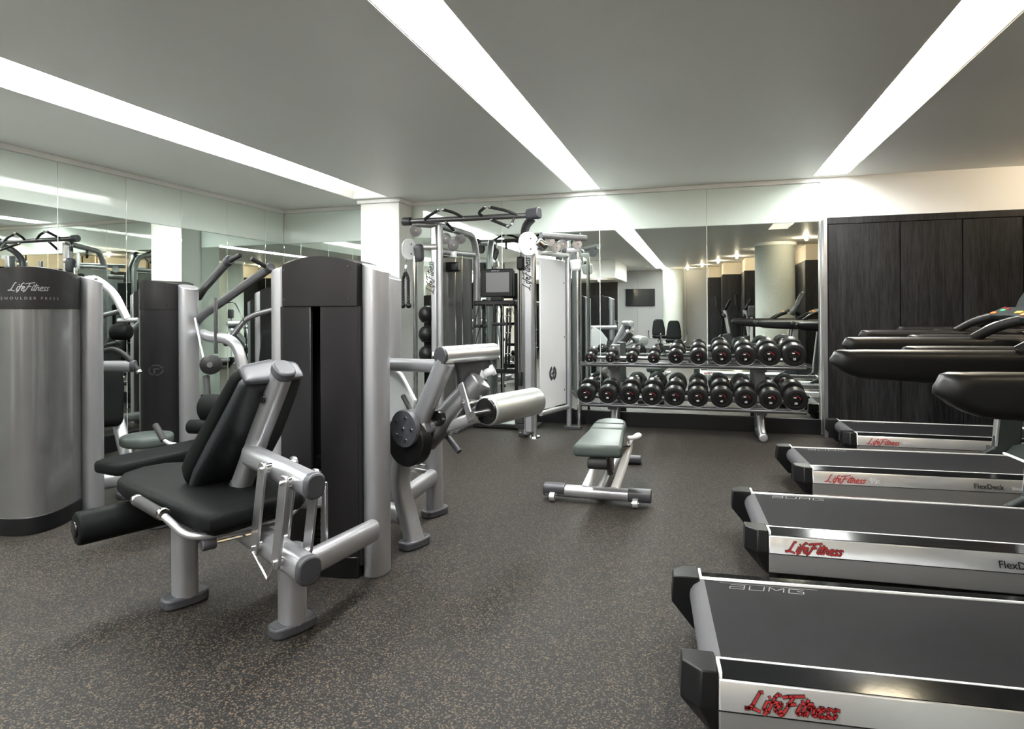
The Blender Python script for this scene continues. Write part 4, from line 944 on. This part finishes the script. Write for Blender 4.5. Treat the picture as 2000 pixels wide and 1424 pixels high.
def dumbbell(ti, k, x, z, r, wt):
    lab = '%s round black dumbbell from the left on the %s tier of the rack' % (ORD[k], ('upper', 'lower')[ti])
    if k == 9: lab = 'rightmost round black dumbbell on the %s tier of the rack' % ('upper', 'lower')[ti]
    if k == 0: lab = 'leftmost round black dumbbell on the %s tier of the rack' % ('upper', 'lower')[ti]
    d = thing('dumbbell', lab, 'dumbbell', (x, 6.50, z), group='dumbbells on the two-tier rack')
    hl = .055+r*.42; g = .062                       # head length, half grip length
    e = .010
    for s in (-1, 1):
        y0, y1 = s*g, s*(g+hl)
        L = hl
        pr = [(0, r*.55), (.002, r-e), (e, r), (L-e, r), (L-e*.3, r-e*.5), (L, r-e*1.4), (L, r*.66), (L-.004, r*.63), (L-.004, r*.50), (L+.003, r*.47), (L+.006, r*.40), (L+.007, .0)]
        hd = MB().lathe((0, y0, 0), (0, s, 0), pr, 30).build('head', 'rubber', d, angle=30)
        MB().lathe((0, y1+s*.003, 0), (0, s, 0), [(-.003, r*.55), (.0005, r*.54), (.003, r*.42), (.0045, r*.30), (.0045, .0)], 26).build('end_cap', 'rubber_gloss', hd)
        ux_ = V((1, 0, 0)) if s < 0 else V((-1, 0, 0))
        lettering(str(wt), V((0, y1+s*.0085, -r*.34)), ux_, (0, 0, 1), r*.26, .001, bold=.001, align='CENTER').build('weight_number', 'logo_grey', hd, smooth=False)
        ar = MB()
        for q in range(4):
            a0, a1 = math.radians(15+20*q), math.radians(15+20*(q+1))
            ar.add([V((0, y1+s*.0085, 0))+ux_*rr_*math.cos(a)+V((0, 0, rr_*math.sin(a))) for a, rr_ in ((a0, r*.38), (a1, r*.38), (a1, r*.43), (a0, r*.43))], [(0, 1, 2, 3)])
        ar.build('brand_arc', 'logo_red', hd, smooth=False)
        MB().box((-ux_.x*r*.10, y1+s*.009, r*.26), (r*.22, .001, r*.09)).build('brand_mark', 'logo_grey', hd, smooth=False)
    MB().lathe((0, -g, 0), (0, 1, 0), [(0, .014), (g*.5, .0165), (g, .0175), (g*1.5, .0165), (2*g, .014)], 16).build('handle', 'chrome', d)
    d.rotation_euler = (TILT, 0, 0)
for a in DB: dumbbell(*a)

# ================================================================== adjustable bench
t = thing('weight_bench', 'low adjustable bench, black pads coloured grey green for sheen, in the middle of the floor', 'bench', (-.64, 4.45, 0), world=True)
BR = math.radians(2.2); bx_ = V((math.cos(BR), math.sin(BR), 0)); by_ = V((-math.sin(BR), math.cos(BR), 0)); BO = V((-.605, 3.80, 0))
def BW(a, b, z): return BO+bx_*a+by_*b+V((0, 0, z))
MB().pad([(-.135, .0), (.135, .0), (.150, .025), (.120, .555), (-.120, .555), (-.150, .025)], BW(0, 0, .365), bx_, by_, .078, .026).build('seat_pad', 'vinyl_grey_sheen', t, angle=50)
MB().pad([(-.120, .568), (.120, .568), (.118, .80), (.105, .90), (.075, .955), (.03, .985), (-.03, .985), (-.075, .955), (-.105, .90), (-.118, .80)], BW(0, 0, .372), bx_, by_, .075, .026).build('back_pad', 'vinyl_grey_sheen', t, angle=50)
MB().sweep([BW(-.105, .735, .4485), BW(.105, .735, .4485)], ell(.004, .003, 6)).build('pad_seam', 'vinyl', t)
for a in (0,): MB().box(BW(0, .50, .352), (.10, .92, .034), Matrix.Rotation(BR, 3, 'Z')).build('pad_frame', 'silver_dark', t, bevel=.006)
MB().roller(BW(-.062, .03, .325), BW(.062, .03, .325), .034, .012, 18).build('pivot_roller', 'foam_black', t)
bm = MB().oval([(-1.0, 4.115, .062), (-.32, 4.125, .062)], .045, .038, n=22, e=3).build('front_beam', 'silver', t)
for x0, x1 in ((-1.012, -.865), (-.455, -.308)):
    sub(MB().oval([(x0, 4.118, .066), (x1, 4.12, .066)], .049, .041, n=22, e=3).build('beam_cap', 'cap_plastic', t, bevel=.006), bm)
for x in (-.945, -.405):
    wh = MB().lathe((x-.018, 4.062, .030), (1, 0, 0), [(0, .026), (.003, .030), (.033, .030), (.036, .026)], 20).build('wheel', 'silver_bright', t)
    sub(MB().lathe((x-.024, 4.062, .030), (1, 0, 0), [(0, .009), (.048, .009)], 10).build('axle', 'chrome', t), wh)
ovt(t, 'strut', [(-.735, 4.125, .085), (-.68, 4.32, .22), (-.635, 4.52, .345)], .028, .026, m='white_paint')
ovt(t, 'strut', [(-.545, 4.125, .085), (-.515, 4.40, .20), (-.492, 4.56, .30)], .028, .026, m='white_paint')
MB().tube(fillet([(-.495, 4.50, .275), (-.478, 4.58, .335), (-.44, 4.62, .362), (-.415, 4.56, .365), (-.45, 4.50, .36), (-.50, 4.50, .355)], .03), .016, 10).build('adjust_handle', 'white_paint', t)
ovt(t, 'spine', [(-.64, 4.13, .07), (-.64, 5.20, .07)], .030, .036)
ovt(t, 'rear_post', [(-.64, 4.62, .09), (-.645, 4.60, .345)], .030, .030, (0, 1, 0))
MB().oval([(-.82, 5.22, .036), (-.47, 5.23, .036)], .04, .034, e=3).build('rear_foot', 'cap_plastic', t, bevel=.008)
MB().tube([(-.585, 4.02, .335), (-.56, 4.06, .21)], .020, 12).build('release_lever', 'cap_plastic', t)
MB().tube([(-.60, 4.16, .33), (-.49, 4.50, .30)], .012, 8).build('cross_pin', 'chrome', t)
# ================================================================== the part of the room behind the camera, seen in the mirrors
tv = thing('wall_television', 'flat black television on the grey wall, seen in the back mirror', 'television', (-1.9, FY+.02, 1.4), world=True)
MB().box((-1.9, FY+.065, 1.68), (.95, .045, .56)).build('housing', 'black_plastic', tv, bevel=.008)
MB().box((-1.9, FY+.0885, 1.685), (.91, .003, .51)).build('screen', 'screen_grey', tv)
MB().box((-1.9, FY+.032, 1.68), (.3, .024, .3)).build('bracket', 'cap_plastic', tv)

def make_trainer():
    """cross trainer, local x forward"""
    t = thing('cross_trainer', '', 'cross trainer')
    MB().box((0, 0, .12), (1.5, .16, .12)).build('base_beam', 'silver_dark', t, bevel=.03)
    for x in (-.72, .72): MB().oval([(x, -.3, .035), (x, .3, .035)], .05, .033, e=3).build('foot', 'cap_plastic', t, bevel=.006)
    MB().prism([(.20, .18), (.70, .18), (.78, .45), (.62, .66), (.38, .62), (.18, .40)], (0, 0, 0), (1, 0, 0), (0, 0, 1), .22).build('drive_cover', 'cap_plastic', t, bevel=.03, segs=3)
    ovt(t, 'mast', [(.62, 0, .55), (.50, 0, 1.25)], .05, .035, (0, 1, 0), m='silver_bright')
    script((.557, -.02, .75), (-.16, 0, 1), (0, 1, 0), .36, .12, .0).build('wordmark', 'logo_red', t, smooth=False)
    MB().prism([(-.22, 0), (.22, 0), (.24, .16), (.16, .30), (-.16, .30), (-.24, .16)], (.50, 0, 1.24), V((0, -1, 0)), V((.45, 0, .9)), .06).build('console', 'black_plastic', t, bevel=.02)
    for s in (-1, 1):
        ovt(t, 'swing_arm', [(.42, s*.24, .45), (.46, s*.26, 1.05), (.34, s*.27, 1.28), (.30, s*.27, 1.58)], .020, .024, (0, 1, 0), m='black_plastic', fil=.10)
        MB().roller((.305, s*.27, 1.36), (.300, s*.27, 1.60), .024, .006, 14).build('grip', 'foam_black', t)
        MB().oval([(-.45, s*.18, .30), (-.05, s*.18, .30)], .075, .025, e=4).build('pedal', 'black_plastic', t, bevel=.01)
        ovt(t, 'pedal_bar', [(-.66, s*.18, .20), (-.40, s*.18, .26), (.30, s*.18, .34)], .022, .026)
        MB().sphere((.47, s*.13, 1.10), .06, 14).build('joint_cover', 'cap_plastic', t)
    return t
tr0 = make_trainer()
for i, (x, y, lab) in enumerate(((.10, -3.2, 'cross trainer furthest along the dark partition, seen in the back mirror'), (.50, -1.9, 'middle cross trainer of the three reflected in the back mirror'), (.90, -.72, 'cross trainer reflected beside the large round column'))):
    o = tr0 if i == 0 else copy_tree(tr0)
    o.location = (x, y, 0); o.rotation_euler = (0, 0, math.radians(4)); tag(o, lab, 'cross trainer', 'row of cross trainers')
def make_seated():
    """seated floor machine, local x forward"""
    t = thing('seated_machine', '', 'weight machine')
    ovt(t, 'rail', [(-.75, 0, .12), (.55, 0, .12)], .05, .05)
    for x in (-.7, .52): MB().oval([(x, -.28, .035), (x, .28, .035)], .045, .033, e=3).build('foot', 'cap_plastic', t, bevel=.006)
    ovt(t, 'seat_post', [(-.42, 0, .14), (-.46, 0, .46)], .05, .04, (0, 1, 0))
    ovt(t, 'back_post', [(-.55, 0, .14), (-.66, 0, .60), (-.76, 0, .95)], .04, .035, (0, 1, 0))
    MB().pad(ell(.22, .20, 24, 3), (-.38, 0, .46), (1, 0, 0), (0, 1, 0), .08, .03).build('seat', 'vinyl', t, angle=50)
    MB().cushion([(-.56, 0, .52), (-.62, 0, .72), (-.70, 0, .99)], [.38, .36, .26], [.09, .08, .07], V((1, 0, .25)), rnd=.07).build('backrest', 'vinyl', t, angle=60)
    MB().prism([(.25, .10), (.50, .10), (.56, .30), (.50, .32), (.30, .16)], (0, 0, 0), (1, 0, 0), (0, 0, 1), .40).build('foot_plate', 'cap_plastic', t, bevel=.01)
    for s in (-1, 1):
        MB().tube(fillet([(-.45, s*.10, .44), (-.45, s*.30, .46), (-.40, s*.31, .66), (-.20, s*.31, .68)], .08), .017, 10).build('side_handle', 'silver_bright', t)
        MB().roller((-.38, s*.31, .664), (-.20, s*.31, .68), .022, .004, 12).build('grip', 'foam_black', t)
    return t
rb0 = make_seated()
for i, (x, y, a, lab) in enumerate(((-1.05, -4.1, 80, 'seated machine further from the mirror, left of two reflected black backrests'), (-.62, -1.75, 88, 'seated machine nearer to the mirror, right of two reflected black backrests'))):
    o = rb0 if i == 0 else copy_tree(rb0)
    o.location = (x, y, 0); o.rotation_euler = (0, 0, math.radians(a)); tag(o, lab, 'weight machine', 'seated machines behind the camera')
t = thing('wipes_stand', 'slim white post with dispenser standing by the large round column', 'stand', (.95, .80, 0), world=True)
MB().lathe((.95, .80, 0), (0, 0, 1), [(0, .15), (.02, .14)], 28).build('base', 'white_paint', t)
MB().box((.95, .80, .66), (.05, .035, 1.29)).build('post', 'white_paint', t, bevel=.006)
MB().cushion([(.95, .83, 1.12), (.95, .83, 1.34)], [.13, .13], [.11, .11], V((0, 1, 0)), rnd=.03).build('dispenser', 'cap_plastic', t, angle=60)

# ------------------------------------------------------------------ tidy helper properties
for o in list(bpy.data.objects):
    if '_o' in o: del o['_o']
    if o.get('label') == '': del o['label']
